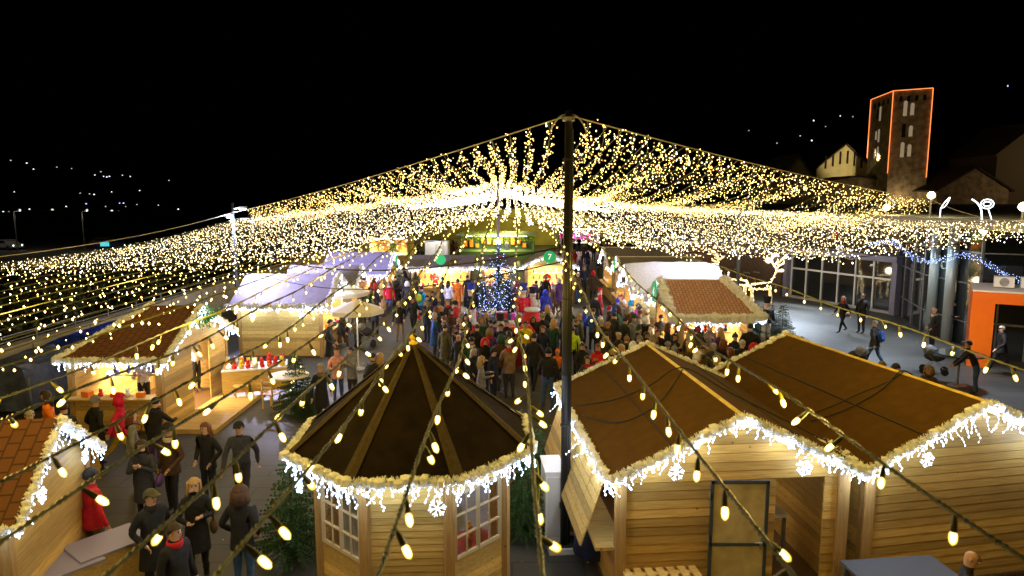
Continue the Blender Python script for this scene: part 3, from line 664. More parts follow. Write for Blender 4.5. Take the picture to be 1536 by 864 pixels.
for k, (x, h) in enumerate(NEARX):
    rr = random.Random(300+k); t = thing('large_bulb_string', 'thick green string with large bulbs '+WHERE[x], 'light string', (x, .4, CAMZ-h), 0, 'thick green light strings with large bulbs')
    ym = max(.55, abs(x)*1.05-.3); f = near_h(x, h); ys = []; y = ym
    while y < 15: ys.append(y); y += .12 if y < 4 else .4
    cen = [Vector((x+.012*math.sin(y*1.7+k)+.02*math.sin(y*.5+k), y, f(x, y)+.012*math.sin(y*2.3+k*2))) for y in ys]
    sp = smooth_pts(cen, 4); base = Vector((x, .4, CAMZ-h))
    for tw in (0, 1):
        pts = []; ang = tw*math.pi; ln = 0
        for a, b in zip(sp, sp[1:]):
            ln += (b-a).length; an = ang+ln*2*math.pi/.075 if ln < 4 else ang+ln*8
            pts.append(a+Vector((math.cos(an), 0, math.sin(an)))*.0055-base)
        g = MB(); g.tube(pts, .0055, 5); g.build('cable', CABLEG, t, True)
    y = ym+rr.uniform(.0, .1); n = 0; rest = MB(); i = 0
    while y < 14.5:
        j = min(len(sp)-2, max(0, next((q for q, p in enumerate(sp) if p.y >= y), len(sp)-1))); p = sp[j]
        tilt = rr.uniform(-.95, .95); yaw = rr.uniform(0, 2*math.pi); M = Matrix.Translation(p-base) @ Matrix.Rotation(yaw, 4, 'Z') @ Matrix.Rotation(tilt, 4, 'X') @ Matrix.Translation((0, 0, -.078)) @ Matrix.Scale(1.12, 4)
        if y < 6.0:
            b = bpy.data.objects.new('bulb', BULB); COL.objects.link(b); b.parent = t; b.matrix_local = M
            s_ = bpy.data.objects.new('socket', SOCKET); COL.objects.link(s_); s_.parent = b
        else: rest.octa(M.to_translation(), .0145*rr.uniform(.8, 1.2), 1, 1.4); rest.beam(p-base, M.to_translation(), .008, .008, 0)
        y += rr.uniform(.16, .5)
    o = rest.build('further_bulb', [SOCK, GLOWW], t); o['kind'] = 'stuff'
# cables
def tagc(o, l, g=None): return tag(o, l, 'cable', g)
for (a, b, l) in ((POLE, PL, 'steel cable sloping from the black pole to the lamp post by the wall'), (POLE, PR, 'steel cable sloping from the black pole towards the orange portal side'),
                  (PR, PR2, 'short steel cable running on above the glass building'), (PL, PL2, 'low steel cable along the pale wall carrying string ends')):
    cable(l, droop(a, b, .12 if a is POLE else .3, 20), .012, mat('yellow_lit_steel_cable', (.5, .45, .3), .4, .5), name='steel_cable')
for (x0, z0, x1, z1, y, l) in ((-12.2, 5.5, 13, 5.2, 30, 'straight steel cable spanning the square between two lamp posts'), (-12.2, 4.2, 13.2, 5.65, 14, 'steel cable at the near rim of the dense canopy')):
    pts = [(x0+(x1-x0)*i/60, y, field(x0+(x1-x0)*i/60, y)+.01) for i in range(61)]; cable(l, pts, .008, name='steel_cable')
cable('black cable drooping across the square before the number 7 stall', droop((-9.5, 26, 3.9), (1.0, 12.0, 5.25), .5), .018)
cable('thinner black cable running beside the one before the number 7 stall', droop((-9.3, 25, 3.3), (1.0, 12.0, 5.0), .55), .012)
cable('thin black cable sagging over the lilac lit snowy hut', droop((-12, 29.8, 4.0), (-1.2, 35.6, 4.2), .3), .014)
# poles
def pole(name, label, x, y, h, r, m, cat='pole', group=None, parts=()):
    t = thing(name, label, cat, (x, y, 0), 0, group)
    g = MB(); g.lathe([(r, 0), (r, h*.5), (r*.82, h)], 16); g.build('shaft', m, t, True)
    g = MB(); g.lathe([(r*1.6, 0), (r*1.6, .04), (r*1.1, .05)], 16); g.build('base_flange', m, t); return t
mp = pole('canopy_pole', 'tall black pole carrying the light canopy, standing in a white framed footing', .92, 11.35, 7.5, .072, BLK)
g = MB(); g.lathe([(.10, -.03), (.10, .03)], 14); o = g.build('cable_collar', STEEL, mp); o.location = (0, 0, 7.36)
for sg in (-1, 1):
    g = MB(); g.tube(smooth_pts([(0, 0, 7.45), (.14*sg, 0, 7.40), (.24*sg, .02, 7.28), (.30*sg, .05, 7.16)]), .012, 5); g.build('hook', STEEL, mp)
g = MB()
for zz in (2.2, 3.1, 4.4, 5.6, 6.7): g.lathe([(.09, zz), (.09, zz+.03)], 14)
for a in range(3): g.tube([(.09*math.cos(a*.5-1.2), .09*math.sin(a*.5-1.2), .1), (.088*math.cos(a*.5-1.2), .088*math.sin(a*.5-1.2), 4), (.075*math.cos(a*.5-1.2), .075*math.sin(a*.5-1.2), 7.2)], .01, 5)
g.build('strapped_cable', RUBBER, mp)
ft = thing('pole_footing', 'square white framed footing with a black core at the foot of the tall pole', 'footing', (.92, 11.35, 0), R(6))
for (px, py, sx, sy) in ((0, -.28, .62, .06), (0, .28, .62, .06), (-.28, 0, .06, .5), (.28, 0, .06, .5)):
    g = MB(); g.box(px, py, 0, sx, sy, .09); g.build('frame_bar', WHITE, ft)
g = MB(); g.box(0, 0, 0, .5, .5, .05); g.build('ballast', mat('black_ballast', (.02, .02, .02), .8), ft)
p2 = pole('canopy_pole', 'slim lilac lit pole rising out of the silver christmas tree', -.72, 35.6, 6.95, .075, mat('lilac_grey_pole', (.3, .28, .5), .4, .3))
def lamppost(label, x, y, h, heads, group=None):
    t = pole('lamp_post', label, x, y, h, .075, mat('blue_grey_pole', (.12, .15, .24), .45, .3), 'lamp post', group)
    for i, (dx, dz, c) in enumerate(heads):
        g = MB(); g.tube([(0, 0, h-dz), (dx*.8, 0, h-dz+.06)], .03, 6); g.build('bracket', GREYM, t)
        g = MB(); g.box(dx, 0, h-dz, .28, .2, .1); hd = g.build('lamp_head', GREYM, t)
        g = MB(); g.box(dx, -.02, h-dz-.035, .24, .18, .03); g.build('lens', mat('cold_lamp_lens', (1, 1, 1), emit=(.8, .88, 1), estr=25), hd)
    return t
lamppost('lamp post by the pale wall with two cold floodlights near its top', -12.2, 30, 5.85, ((.45, .25, 0), (-.12, .6, 0)))
lamp('POINT', (-12.1, 29.7, 5.1), 300, (.75, .82, 1), .12, name='floodlight'); lamp('SPOT', (-11.7, 29.8, 5.5), 7500, (.66, .62, 1), .1, lookrot((-11.7, 29.8, 5.5), (-8.2, 26.5, 1.5)), 'floodlight', 62); lamp('SPOT', (-11.7, 30.2, 5.5), 6500, (.6, .58, 1), .1, lookrot((-11.7, 30.2, 5.5), (-8, 36, 1.5)), 'floodlight', 62)
lamp('SPOT', (10.0, 29.8, 5.4), 1700, (.8, .8, 1), .1, lookrot((10.0, 29.8, 5.4), (6.8, 27.2, 1.8)), 'floodlight', 90)  # added lamp at the dark post, brightens the snowy and pink huts
lamppost('tall dark post beside the lit reindeer and the pink tiled hut', 10.0, 30, 5.75, ((.35, .3, 0),))
# wall floodlights wash the square lilac; the cold one at the dark post is added
# warm light of the canopy itself
for yy in (3.4, 6.2, 8.8, 11.5, 15.5, 19.5, 23.5, 27.5, 32, 37, 43, 50):
    for xx in (-10.5, -6.5, -2.5, 2, 6.5, 11):
        if xx > 9 and yy < 14: continue
        zz = 5.0 if yy < 12 else max(4.8, field(xx, min(yy, 58))-.1)
        lamp('POINT', (xx+rnd.uniform(-.5, .5), yy, zz), 56 if yy > 13 else 104, (1, .66, .14), .25, name='canopy_light')
# ================================================================ people
def smooth_hull(): pass
def skin_body(pose, coat=0, build=1.0, child=False):
    """one continuous body grown over a posed skeleton; returns a mesh with 5 material zones"""
    P = dict(lw=(.27, -.06, .86), le=(.25, .03, 1.13), rw=(-.27, -.06, .86), re=(-.25, .03, 1.13), lk=(.1, -.02, .5), la=(.105, .02, .09), rk=(-.1, -.02, .5), ra=(-.105, .02, .09), lean=0, hy=0, drop=0)
    P.update(pose); b = build; ln = P['lean']; dz = P['drop']
    V = []; E = []; Rr = []; Z = []
    def v(p, r, z): V.append(Vector(p)); Rr.append(r if isinstance(r, tuple) else (r, r)); Z.append(z); return len(V)-1
    pel = v((0, 0, .96-dz), (.150*b, .115*b), 'j'); wa = v((0, -ln*.35, 1.12-dz), (.142*b, .112*b), 'j'); ch = v((0, -ln*.8, 1.31-dz), (.165*b, .118*b), 'j')
    nk = v((0, -ln-.005, 1.455-dz), (.062, .06), 'j'); hd = v((P['hy']*.3, -ln-.02, 1.56-dz), (.072, .08), 's'); h2 = v((P['hy']*.4, -ln-.03, 1.635-dz), (.078, .092), 's'); h3 = v((P['hy']*.4, -ln-.02, 1.70-dz), (.05, .06), 's')
    E += [(pel, wa), (wa, ch), (ch, nk), (nk, hd), (hd, h2), (h2, h3)]; hands = []
    for sg, e, w_, kn, an in ((1, 'le', 'lw', 'lk', 'la'), (-1, 're', 'rw', 'rk', 'ra')):
        sh = v((.165*sg*b, -ln*.9, 1.385-dz), .070*b, 'j'); el = v(Vector(P[e])+Vector((0, -ln*.8, -dz)), .056*b, 'j'); wr = v(Vector(P[w_])+Vector((0, -ln*.7, -dz)), .040, 'j')
        d = (V[wr]-V[el]).normalized(); h = v(V[wr]+d*.05, (.032, .022), 's'); ht = v(V[wr]+d*.095, (.033, .018), 's'); hands.append((V[ht].copy(), d, sg))
        E += [(ch, sh), (sh, el), (el, wr), (wr, h), (h, ht)]
        hp = v((.088*sg, 0, .86-dz), .092*b, 't'); k = v(Vector(P[kn])+Vector((0, 0, -dz*.5)), .064*b, 't'); a = v(P[an], .046, 't')
        ft = (V[a]-V[k]); to = v(V[a]+Vector((0, -.10, -.035)), (.042, .035), 'b'); t2 = v(V[a]+Vector((0, -.17, -.045)), (.035, .026), 'b')
        E += [(pel, hp), (hp, k), (k, a), (a, to), (to, t2)]
    me = bpy.data.meshes.new('sk'); me.from_pydata([tuple(p) for p in V], E, []); ob = bpy.data.objects.new('sk', me); COL.objects.link(ob)
    ob.modifiers.new('s', 'SKIN'); ob.modifiers.new('u', 'SUBSURF').levels = 1; ob.modifiers['u'].render_levels = 1
    sv = me.skin_vertices[0].data
    for i, r in enumerate(Rr): sv[i].radius = r; sv[i].use_root = (i == 0)
    bpy.context.view_layer.update(); dg = bpy.context.evaluated_depsgraph_get(); out = bpy.data.meshes.new_from_object(ob.evaluated_get(dg))
    bpy.data.objects.remove(ob); bpy.data.meshes.remove(me)
    g = MB(); vs_ = [v_.co.copy() for v_ in out.vertices]; zi = dict(j=0, t=1, s=2, b=3); fs = []; ms = []
    segs = [(V[a], V[b_], Z[a], Z[b_]) for a, b_ in E]
    for p in out.polygons:
        c = p.center; best = 9; zz = 'j'
        for a, b_, za, zb in segs:
            ab = b_-a; t = max(0, min(1, (c-a).dot(ab)/ab.length_squared)); dd = (a+ab*t-c).length
            if dd < best: best = dd; zz = zb if t > .5 else za
        if c.z > .96-dz and zz == 't' : zz = 'j'
        if zz == 'j' and c.z < .86-dz and abs(c.x) < .2: zz = 't'
        fs.append(list(p.vertices)); ms.append(zi[zz])
    bpy.data.meshes.remove(out)
    o = len(g.v); g.v += [tuple(q) for q in vs_]; g.f += fs; g.m += ms
    for i_, q in enumerate(g.v):
        if .12 < q[2] < 1.40-dz:
            n_ = noise.noise((q[0]*9, q[1]*9, q[2]*17))*.014; dv = Vector((q[0], q[1], 0)); dv = dv.normalized() if dv.length > .01 else dv
            g.v[i_] = (q[0]+dv.x*n_, q[1]+dv.y*n_, q[2])
    # face: nose, brows, eyes, mouth, ears
    hc = V[hd]; hx, hy_, hz = V[h2].x, V[h2].y, V[h2].z
    g.add([(hx-.016, hy_-.080, hz-.045), (hx+.016, hy_-.080, hz-.045), (hx, hy_-.112, hz-.042), (hx, hy_-.085, hz+.008)], [[0, 1, 2], [0, 2, 3], [1, 3, 2]], 2)
    for sg in (-1, 1):
        g.ball((hx+.030*sg, hy_-.083, hz+.002), .011, 4, 6); g.ball((hx+.080*sg, hy_+.01, hz-.015), .022, 2, 6, (.5, .8, 1.2))
        g.box(hx+.030*sg, hy_-.086, hz+.018, .03, .008, .006, 4)
    g.box(hx, hy_-.078, hz-.078, .042, .012, .009, 5)
    for (p, d, sg) in hands:
        s = d.cross(Vector((0, 0, 1))); s = s.normalized() if s.length > .05 else Vector((1, 0, 0)); s = Vector((0, 1, 0))-d*d.y if abs(d.z) > .6 else s; s.normalize(); pn = d.cross(s)
        for k, L in enumerate((.062, .07, .066, .052)):
            a = p+s*(.024-.016*k); g.tube([a-d*.015, a+d*L*.5+pn*.004*sg, a+d*L*.8+pn*.022*sg, a+d*L*.85+pn*.034*sg], [.0085, .008, .007, .005], 5, 2)
        a = p-d*.05+s*.026; g.tube([a, a+s*.022+d*.025, a+s*.026+d*.055+pn*.01*sg], [.0095, .009, .006], 5, 2)
    info = dict(head=(hx, hy_, hz), ln=ln, dz=dz, hands=[h_[0] for h_ in hands])
    return g, info
POSES = dict(
    stand=dict(), standb=dict(lk=(.12, -.05, .5), la=(.15, -.06, .09), lw=(.22, -.16, .98), le=(.26, .06, 1.14)),
    pockets=dict(lw=(.2, -.11, .98), rw=(-.2, -.11, .98), le=(.29, .06, 1.15), re=(-.29, .06, 1.15)),
    walk=dict(lk=(.1, -.17, .53), la=(.1, -.27, .11), rk=(-.1, .08, .5), ra=(-.1, .36, .16), lw=(.27, .16, .9), le=(.26, .13, 1.15), rw=(-.26, -.26, .93), re=(-.26, -.06, 1.13), lean=.04),
    stride=dict(rk=(-.1, -.2, .54), ra=(-.1, -.36, .12), lk=(.1, .12, .5), la=(.1, .44, .2), rw=(-.27, .2, .93), re=(-.27, .13, 1.16), lw=(.26, -.3, .97), le=(.26, -.05, 1.14), lean=.07),
    cup=dict(lw=(.1, -.27, 1.2), le=(.24, -.06, 1.13), rw=(-.12, -.25, 1.12), re=(-.25, -.05, 1.12)),
    phone=dict(lw=(.06, -.27, 1.3), le=(.22, -.12, 1.14), rw=(-.05, -.27, 1.28), re=(-.22, -.12, 1.13), lean=.03),
    reach=dict(rw=(-.16, -.42, 1.15), re=(-.24, -.2, 1.16), lean=.08),
    wave=dict(rw=(-.3, -.12, 1.62), re=(-.36, -.06, 1.35)),
    bend=dict(lean=.26, lw=(.18, -.42, .95), le=(.24, -.25, 1.1), rw=(-.18, -.42, .95), re=(-.24, -.25, 1.1), drop=.08),
    sit=dict(drop=.42, lk=(.12, -.38, .70), la=(.12, -.40, .09), rk=(-.12, -.38, .70), ra=(-.12, -.36, .09), lw=(.14, -.3, 1.14), le=(.25, -.08, 1.12), rw=(-.14, -.3, 1.14), re=(-.25, -.08, 1.12)),
)
PC = dict(black=(.012, .012, .014), charcoal=(.035, .035, .04), grey=(.20, .20, .21), navy=(.012, .02, .06), blue=(.02, .08, .34), cyan=(.02, .33, .65), red=(.55, .012, .02), crimson=(.62, .01, .07), magenta=(.55, .04, .38), purple=(.09, .035, .16),
          brown=(.07, .035, .018), tan=(.22, .14, .08), orange=(.85, .18, .01), yellow=(.75, .62, .02), lime=(.45, .65, .03), white=(.72, .72, .74), cream=(.6, .52, .38), green=(.015, .06, .03), olive=(.08, .075, .03), pink=(.62, .28, .27), royal=(.03, .06, .7), jeans=(.04, .09, .22), mustard=(.50, .36, .02))
PHC = dict(black=(.008, .007, .006), brown=(.035, .018, .008), blond=(.42, .27, .10), grey=(.35, .33, .30), auburn=(.14, .045, .015))
def cm_(n, kind='cloth'): return mat('%s_%s' % (n, kind), PC[n], .8, noise_s=9, amt=.35, bump=.9)
SKIN = mat('skin', (.52, .30, .20), .55); SKINP = mat('pale_skin', (.62, .40, .30), .55); EYE = mat('eye_dark', (.02, .015, .01), .3); LIP = mat('lip', (.35, .10, .08), .5); SHOE = mat('dark_shoe', (.02, .018, .016), .5)
BODY = {}
def body(pose, b):
    k = (pose, b)
    if k not in BODY:
        g, info = skin_body(POSES[pose], build=b); me = g.mesh('person_body', [SKIN, SKIN, SKIN, SKIN, EYE, LIP], True); BODY[k] = (me, info)
    return BODY[k]
HAIR = {}
def hairmesh(style):
    if style in HAIR: return HAIR[style]
    g = MB(); rr = random.Random(len(HAIR)+5)
    def cap(r, zcut, back=0, n=14, sc3=(1, 1.12, 1.08), c=(0, .012, .012), jit=0):
        vs_ = []; fs = []; m = 8
        for i in range(m+1):
            t = math.pi*.62*i/m
            for k in range(n):
                a = 2*math.pi*k/n; q = 1+(rr.uniform(-jit, jit) if i else 0)
                x, y, z = r*q*sc3[0]*math.sin(t)*math.cos(a), r*q*sc3[1]*math.sin(t)*math.sin(a), r*q*sc3[2]*math.cos(t)
                if y < 0 and z < zcut: z = zcut+(z-zcut)*.12; 
                vs_.append((c[0]+x, c[1]+y, c[2]+z))
        for i in range(m):
            for k in range(n): fs.append([i*n+k, (i+1)*n+k, (i+1)*n+(k+1) % n, i*n+(k+1) % n])
        g.add(vs_, fs)
    if style == 'short': cap(.094, .035, jit=.04)
    elif style == 'long':
        cap(.098, .035, jit=.04)
        for k in range(26):
            a = R(-10+200*k/25); p = Vector((.088*math.cos(a), .02+.09*math.sin(a), .0)); g.tube([p+Vector((0, 0, .05)), p*1.05+Vector((0, .0, -.06)), p*1.12+Vector((rr.uniform(-.02, .02), .02, -.17)), p*1.0+Vector((rr.uniform(-.03, .03), .03, -.24-rr.uniform(0, .06)))], [.02, .024, .02, .006], 5)
    elif style == 'bun': cap(.095, .035, jit=.04); g.ball((0, .11, .06), .045, 0, 8, jit=.1)
    elif style == 'beanie':
        cap(.104, .03, sc3=(1, 1.1, 1.2)); g.lathe([(.100, .018), (.108, .022), (.108, .055), (.100, .06)], 16, 0, (0, .01, 0), False)
    elif style == 'pompom': cap(.104, .03, sc3=(1, 1.1, 1.2)); g.ball((0, .01, .15), .038, 0, 8, jit=.2); g.lathe([(.100, .018), (.108, .022), (.108, .055), (.100, .06)], 16, 0, (0, .01, 0), False)
    elif style == 'cap':
        cap(.101, .04); vs_ = [(-.075, -.06, .045), (.075, -.06, .045), (.06, -.165, .035), (-.06, -.165, .035)]; g.slab(vs_, .01)
    elif style == 'hood':
        cap(.118, .05, sc3=(1, 1.05, 1.1), c=(0, .02, .0)); 
        for k in range(22):
            a = R(-35+250*k/21); p = Vector((.10*math.cos(a), .03+.1*math.sin(a), 0)); g.tube([p+Vector((0, 0, .03)), p*1.05+Vector((0, 0, -.07)), p*1.2+Vector((0, .0, -.15))], [.03, .033, .03], 5)
    HAIR[style] = g.mesh('hair', SKIN, True); return HAIR[style]
COATM = {}
_g = MB(); _g.lathe([(.085, 1.40), (.098, 1.44), (.092, 1.485), (.075, 1.49)], 14, 0, (0, 0, 0), False); COLLAR = _g.mesh('collar', SKIN, True)
def coatmesh(b, pose, lng):
    k = (b, pose in ('walk', 'stride'), lng)
    if k not in COATM:
        g = MB(); n = 18; prof_ = [(1.14, .150, .122), (1.02, .158, .130), (.92, .172, .142), (.80, .182, .152)]+([(.66, .196, .165), (.55, .205, .175)] if lng else [])
        vs_ = []; fs = []
        for i, (z, rx, ry) in enumerate(prof_):
            for q in range(n):
                a = 2*math.pi*q/n; wv = 1+.035*math.sin(a*5+i)*(i/len(prof_)); st = (1.25 if k[1] else 1)**(i/3)
                vs_.append((rx*b*wv*math.cos(a), ry*b*wv*st*math.sin(a), z))
        for i in range(len(prof_)-1):
            for q in range(n): fs.append([i*n+q, i*n+(q+1) % n, (i+1)*n+(q+1) % n, (i+1)*n+q])
        g.add(vs_, fs)
        COATM[k] = g.mesh('coat', SKIN, True)
    return COATM[k]
def setmats(o, mats):
    for i, m in enumerate(mats):
        o.material_slots[i].link = 'OBJECT'; o.material_slots[i].material = m
NPEOPLE = 0; USED = set()
def person(x, y, jacket, trousers, hair, haircol, pose, face, label, h=1.72, b=1.0, coat=0, z=0, bag=None, extra=None, skin=None, group=None):
    """face: heading in degrees, 0 = towards the viewer, 90 = towards +x"""
    me, info = body(pose, b); o = bpy.data.objects.new('person', me); COL.objects.link(o); s = h/1.72
    sk = skin or (SKIN if NPEOPLE % 2 else SKINP)
    setmats(o, [cm_(jacket), cm_(trousers), sk, SHOE, EYE, LIP]); o.location = (x, y, z); o.rotation_euler = (0, 0, R(face)); o.scale = (s, s, s)
    assert label not in USED, label
    USED.add(label); n = len(label.split()); assert 4 <= n <= 16, (n, label)
    tag(o, label, 'person', group)
    if hair != 'bald':
        hm = bpy.data.objects.new('hat' if hair in ('beanie', 'pompom', 'cap') else 'hood' if hair == 'hood' else 'hair', hairmesh(hair)); COL.objects.link(hm); hm.parent = o; hm.location = info['head']
        hm.scale = (1, 1, 1)
        mm = mat(haircol+'_hair', PHC[haircol], .5, noise_s=60, amt=.4) if haircol in PHC and hair in ('short', 'long', 'bun') else cm_(haircol)
        setmats(hm, [mm])
    if coat:
        c = bpy.data.objects.new('coat', coatmesh(b, pose, coat == 2)); COL.objects.link(c); c.parent = o; c.location = (0, -info['ln']*.3, -info['dz']); setmats(c, [cm_(jacket)])
        c = bpy.data.objects.new('collar', COLLAR); COL.objects.link(c); c.parent = o; c.location = (0, -info['ln'], -info['dz']); sf = NPEOPLE % 3 == 0; c.name = 'scarf' if sf else 'collar'; setmats(c, [cm_(['tan', 'grey', 'red', 'cream', 'navy', 'green'][NPEOPLE//3 % 6] if sf else jacket)])
        if sf: c.scale = (1.18, 1.18, 1.0)
    if bag: backpack(o, bag, x, y, z, face, s, label)
    return o
def backpack(o, col, x, y, z, face, s, label):
    t = thing('backpack', '%s backpack worn on the back of the person in %s' % (col, ' '.join(label.split(' in ')[1].split()[:6])) if ' in ' in label else col+' backpack on a walker', 'backpack')
    t.location = Matrix.Translation((x, y, z)) @ Matrix.Rotation(R(face), 4, 'Z') @ Vector((0, .15*s, 1.0*s)); t.rotation_euler = (0, 0, R(face)); t.scale = (s, s, s)
    g = MB(); g.ball((0, .06, .19), .16, 0, 12, (.95, .55, 1.35)); g.ball((0, .13, .11), .1, 0, 10, (1, .5, .9)); g.build('pack', cm_(col), t, True)
    for sg in (-1, 1): g = MB(); g.tube(smooth_pts([(.1*sg, .03, .36), (.11*sg, -.1, .42), (.11*sg, -.26, .34), (.12*sg, -.27, .2), (.1*sg, -.1, .04)]), .013, 5); g.build('strap', cm_('charcoal'), t)
def P(px, py, *a, **k):
    global NPEOPLE
    NPEOPLE += 1; x, y = gp(px, py); return person(x, y, *a, **k)
# --- people one can pick out: feet at (px, py) on the paving
P(182, 702, 'crimson', 'mustard', 'hood', 'crimson', 'stride', 115, 'person in red hooded puffer jacket and mustard trousers striding past the food hut', coat=1)
P(146, 858, 'red', 'olive', 'beanie', 'charcoal', 'stand', 150, 'person in red jacket and woollen hat beside the white topped boxes', coat=1, h=1.74, b=1.12)
P(366, 765, 'charcoal', 'black', 'cap', 'black', 'walk', 10, 'man in dark padded vest with grey cap walking towards the viewer past the group', h=1.8)
P(300, 872, 'black', 'black', 'long', 'blond', 'cup', 25, 'woman in black coat with fair hair, glasses and a cup in hand', coat=2, h=1.72)
P(368, 896, 'black', 'jeans', 'hood', 'brown', 'pockets', 170, 'person in black hooded jacket and blue jeans turned away beside the fair haired woman', h=1.78, coat=1)
P(272, 958, 'black', 'black', 'bun', 'brown', 'stand', 70, 'woman in dark furry jacket with brown hair tied back, cut by the photo edge', coat=1, h=1.68, b=1.1)
P(236, 898, 'black', 'black', 'cap', 'olive', 'pockets', 60, 'person in long black coat and olive cap facing the fair haired woman', coat=2, h=1.74, b=1.1)
P(222, 790, 'charcoal', 'black', 'long', 'brown', 'phone', 10, 'woman in charcoal coat with brown hair looking down at her hands', coat=2, h=1.68)
P(262, 770, 'brown', 'black', 'beanie', 'black', 'standb', -30, 'person in brown coat and black beanie beside the woman in charcoal', coat=1, h=1.8)
P(316, 758, 'black', 'black', 'long', 'auburn', 'pockets', -20, 'woman in black jacket with auburn hair behind the fair haired woman', coat=1, h=1.7)
P(82, 695, 'orange', 'black', 'long', 'brown', 'walk', -70, 'person in rust orange coat walking near the blue tarpaulin', coat=1)
P(236, 712, 'black', 'purple', 'short', 'black', 'reach', 165, 'person in black jacket with purple trousers ordering at the food hut counter', coat=1)
P(150, 708, 'black', 'black', 'beanie', 'grey', 'pockets', 150, 'person in black with grey beanie queueing at the food hut counter', coat=2)
P(205, 735, 'grey', 'black', 'long', 'auburn', 'stand', 120, 'woman in grey jacket with auburn hair behind the queue at the food hut', coat=1)
P(108, 722, 'charcoal', 'jeans', 'short', 'brown', 'walk', -110, 'man in charcoal jacket and jeans passing the small pallet wall')
P(55, 735, 'navy', 'black', 'short', 'grey', 'stand', 40, 'grey haired person in navy coat beside the brown tiled hut at the edge', coat=2)
P(296, 592, 'white', 'black', 'short', 'black', 'wave', 70, 'man in white apron standing in the doorway of the food hut', z=.12)
P(484, 640, 'black', 'black', 'short', 'grey', 'standb', 30, 'grey haired person in black coat beside the round white table', coat=2)
P(508, 606, 'pink', 'jeans', 'short', 'brown', 'cup', 10, 'person in pale pink jacket seated close to the grey hooded one', coat=1)
P(530, 606, 'grey', 'charcoal', 'short', 'black', 'phone', -30, 'person in light grey hooded top beside the pale pink jacket', coat=1)
P(550, 616, 'black', 'black', 'short', 'brown', 'bend', 140, 'person in black bending behind the pavilion roof', coat=1)
P(572, 612, 'cream', 'jeans', 'long', 'blond', 'stand', 165, 'long haired blond woman in cream scarf and coat behind the pavilion roof', coat=1, h=1.62)
P(497, 558, 'black', 'black', 'short', 'black', 'pockets', 90, 'tall man all in black beside the white parasol', coat=2, h=1.86)
P(563, 507, 'navy', 'black', 'long', 'brown', 'pockets', 175, 'woman in quilted navy vest seen from behind on open paving', coat=1)
P(540, 502, 'tan', 'charcoal', 'short', 'black', 'walk', 150, 'man in tan coat by the white parasol', coat=1)
P(528, 497, 'cyan', 'jeans', 'short', 'brown', 'standb', 60, 'child in light blue jacket under the white parasol', h=1.3)
P(520, 515, 'grey', 'black', 'short', 'grey', 'stand', -60, 'grey clad person leaning at the table under the white parasol', coat=1)
P(600, 512, 'black', 'tan', 'long', 'blond', 'standb', 5, 'woman in short black cape with bare looking tan legs on open paving', coat=1)
P(621, 504, 'black', 'black', 'long', 'auburn', 'walk', -10, 'woman in black jacket and leggings walking beside the woman in the cape', coat=1)
P(633, 482, 'cyan', 'blue', 'short', 'black', 'stand', 150, 'person in bright cyan jacket with green backpack before the poster stall', bag='lime', coat=1)
P(576, 466, 'navy', 'black', 'short', 'black', 'reach', -120, 'person in navy coat reaching to the counter of the blue roofed hut', coat=1)
P(594, 460, 'black', 'charcoal', 'short', 'black', 'stand', 170, 'person in black with dark backpack by the blue roofed hut', bag='black', coat=1)
P(604, 452, 'charcoal', 'black', 'short', 'brown', 'walk', 160, 'man in charcoal coat just beyond the dark backpack', coat=1)
P(687, 466, 'orange', 'orange', 'short', 'black', 'standb', 170, 'worker in orange high visibility suit with silver bands', b=1.08)
P(673, 470, 'white', 'black', 'long', 'brown', 'stand', 150, 'woman in white jacket beside the worker in orange', coat=1)
P(664, 462, 'black', 'black', 'short', 'brown', 'pockets', 120, 'person in black coat between poster stall and worker in orange', coat=2)
P(650, 492, 'navy', 'black', 'long', 'brown', 'cup', -20, 'woman in navy coat before the poster stall', coat=1)
P(641, 500, 'purple', 'navy', 'short', 'black', 'phone', 30, 'person in purple jacket holding a phone near the poster stall', coat=1)
P(652, 540, 'blue', 'navy', 'short', 'grey', 'pockets', 100, 'grey haired man in blue coat at the edge of the crowd round the tree', coat=2, h=1.8)
P(668, 560, 'olive', 'olive', 'short', 'brown', 'stand', 150, 'person in long olive parka just behind the pavilion roof', coat=2)
P(689, 582, 'black', 'black', 'bald', 'black', 'standb', -30, 'bald man in black coat just behind the pavilion roof', coat=2, h=1.78)
P(678, 528, 'brown', 'black', 'long', 'brown', 'cup', 40, 'woman in brown coat with a pink bag near the nutcracker', coat=1)
P(700, 538, 'black', 'black', 'long', 'black', 'phone', -10, 'woman in black with long black hair near the nutcracker', coat=1)
P(716, 560, 'black', 'charcoal', 'short', 'brown', 'stand', 160, 'brown haired man in black jacket before the red gift box', coat=1)
P(708, 586, 'green', 'black', 'short', 'black', 'standb', 150, 'person in dark green jacket between bald man and blond woman', coat=1)
P(722, 618, 'grey', 'jeans', 'long', 'blond', 'cup', 100, 'blond woman in grey coat holding a fluffy pink toy', coat=1, h=1.62)
P(752, 562, 'navy', 'black', 'short', 'black', 'pockets', -20, 'man in navy coat standing beside the red gift box', coat=1, h=1.78)
P(742, 580, 'purple', 'jeans', 'short', 'brown', 'stand', 20, 'child in purple jacket before the red gift box', h=1.35)
P(788, 555, 'yellow', 'charcoal', 'short', 'brown', 'stand', 0, 'man in yellow vest over grey sleeves facing the viewer', h=1.76, b=1.05)
P(800, 588, 'black', 'black', 'short', 'black', 'walk', 160, 'man in black walking away beside the man in yellow vest', coat=1, h=1.86)
P(822, 616, 'black', 'jeans', 'cap', 'black', 'standb', 175, 'man in black jacket and light blue jeans with a dark cap beside the tall pole', h=1.82, b=1.08)
P(821, 520, 'white', 'jeans', 'long', 'blond', 'stand', 175, 'blond person in white hooded top beside the santa figure', bag='black', coat=1)
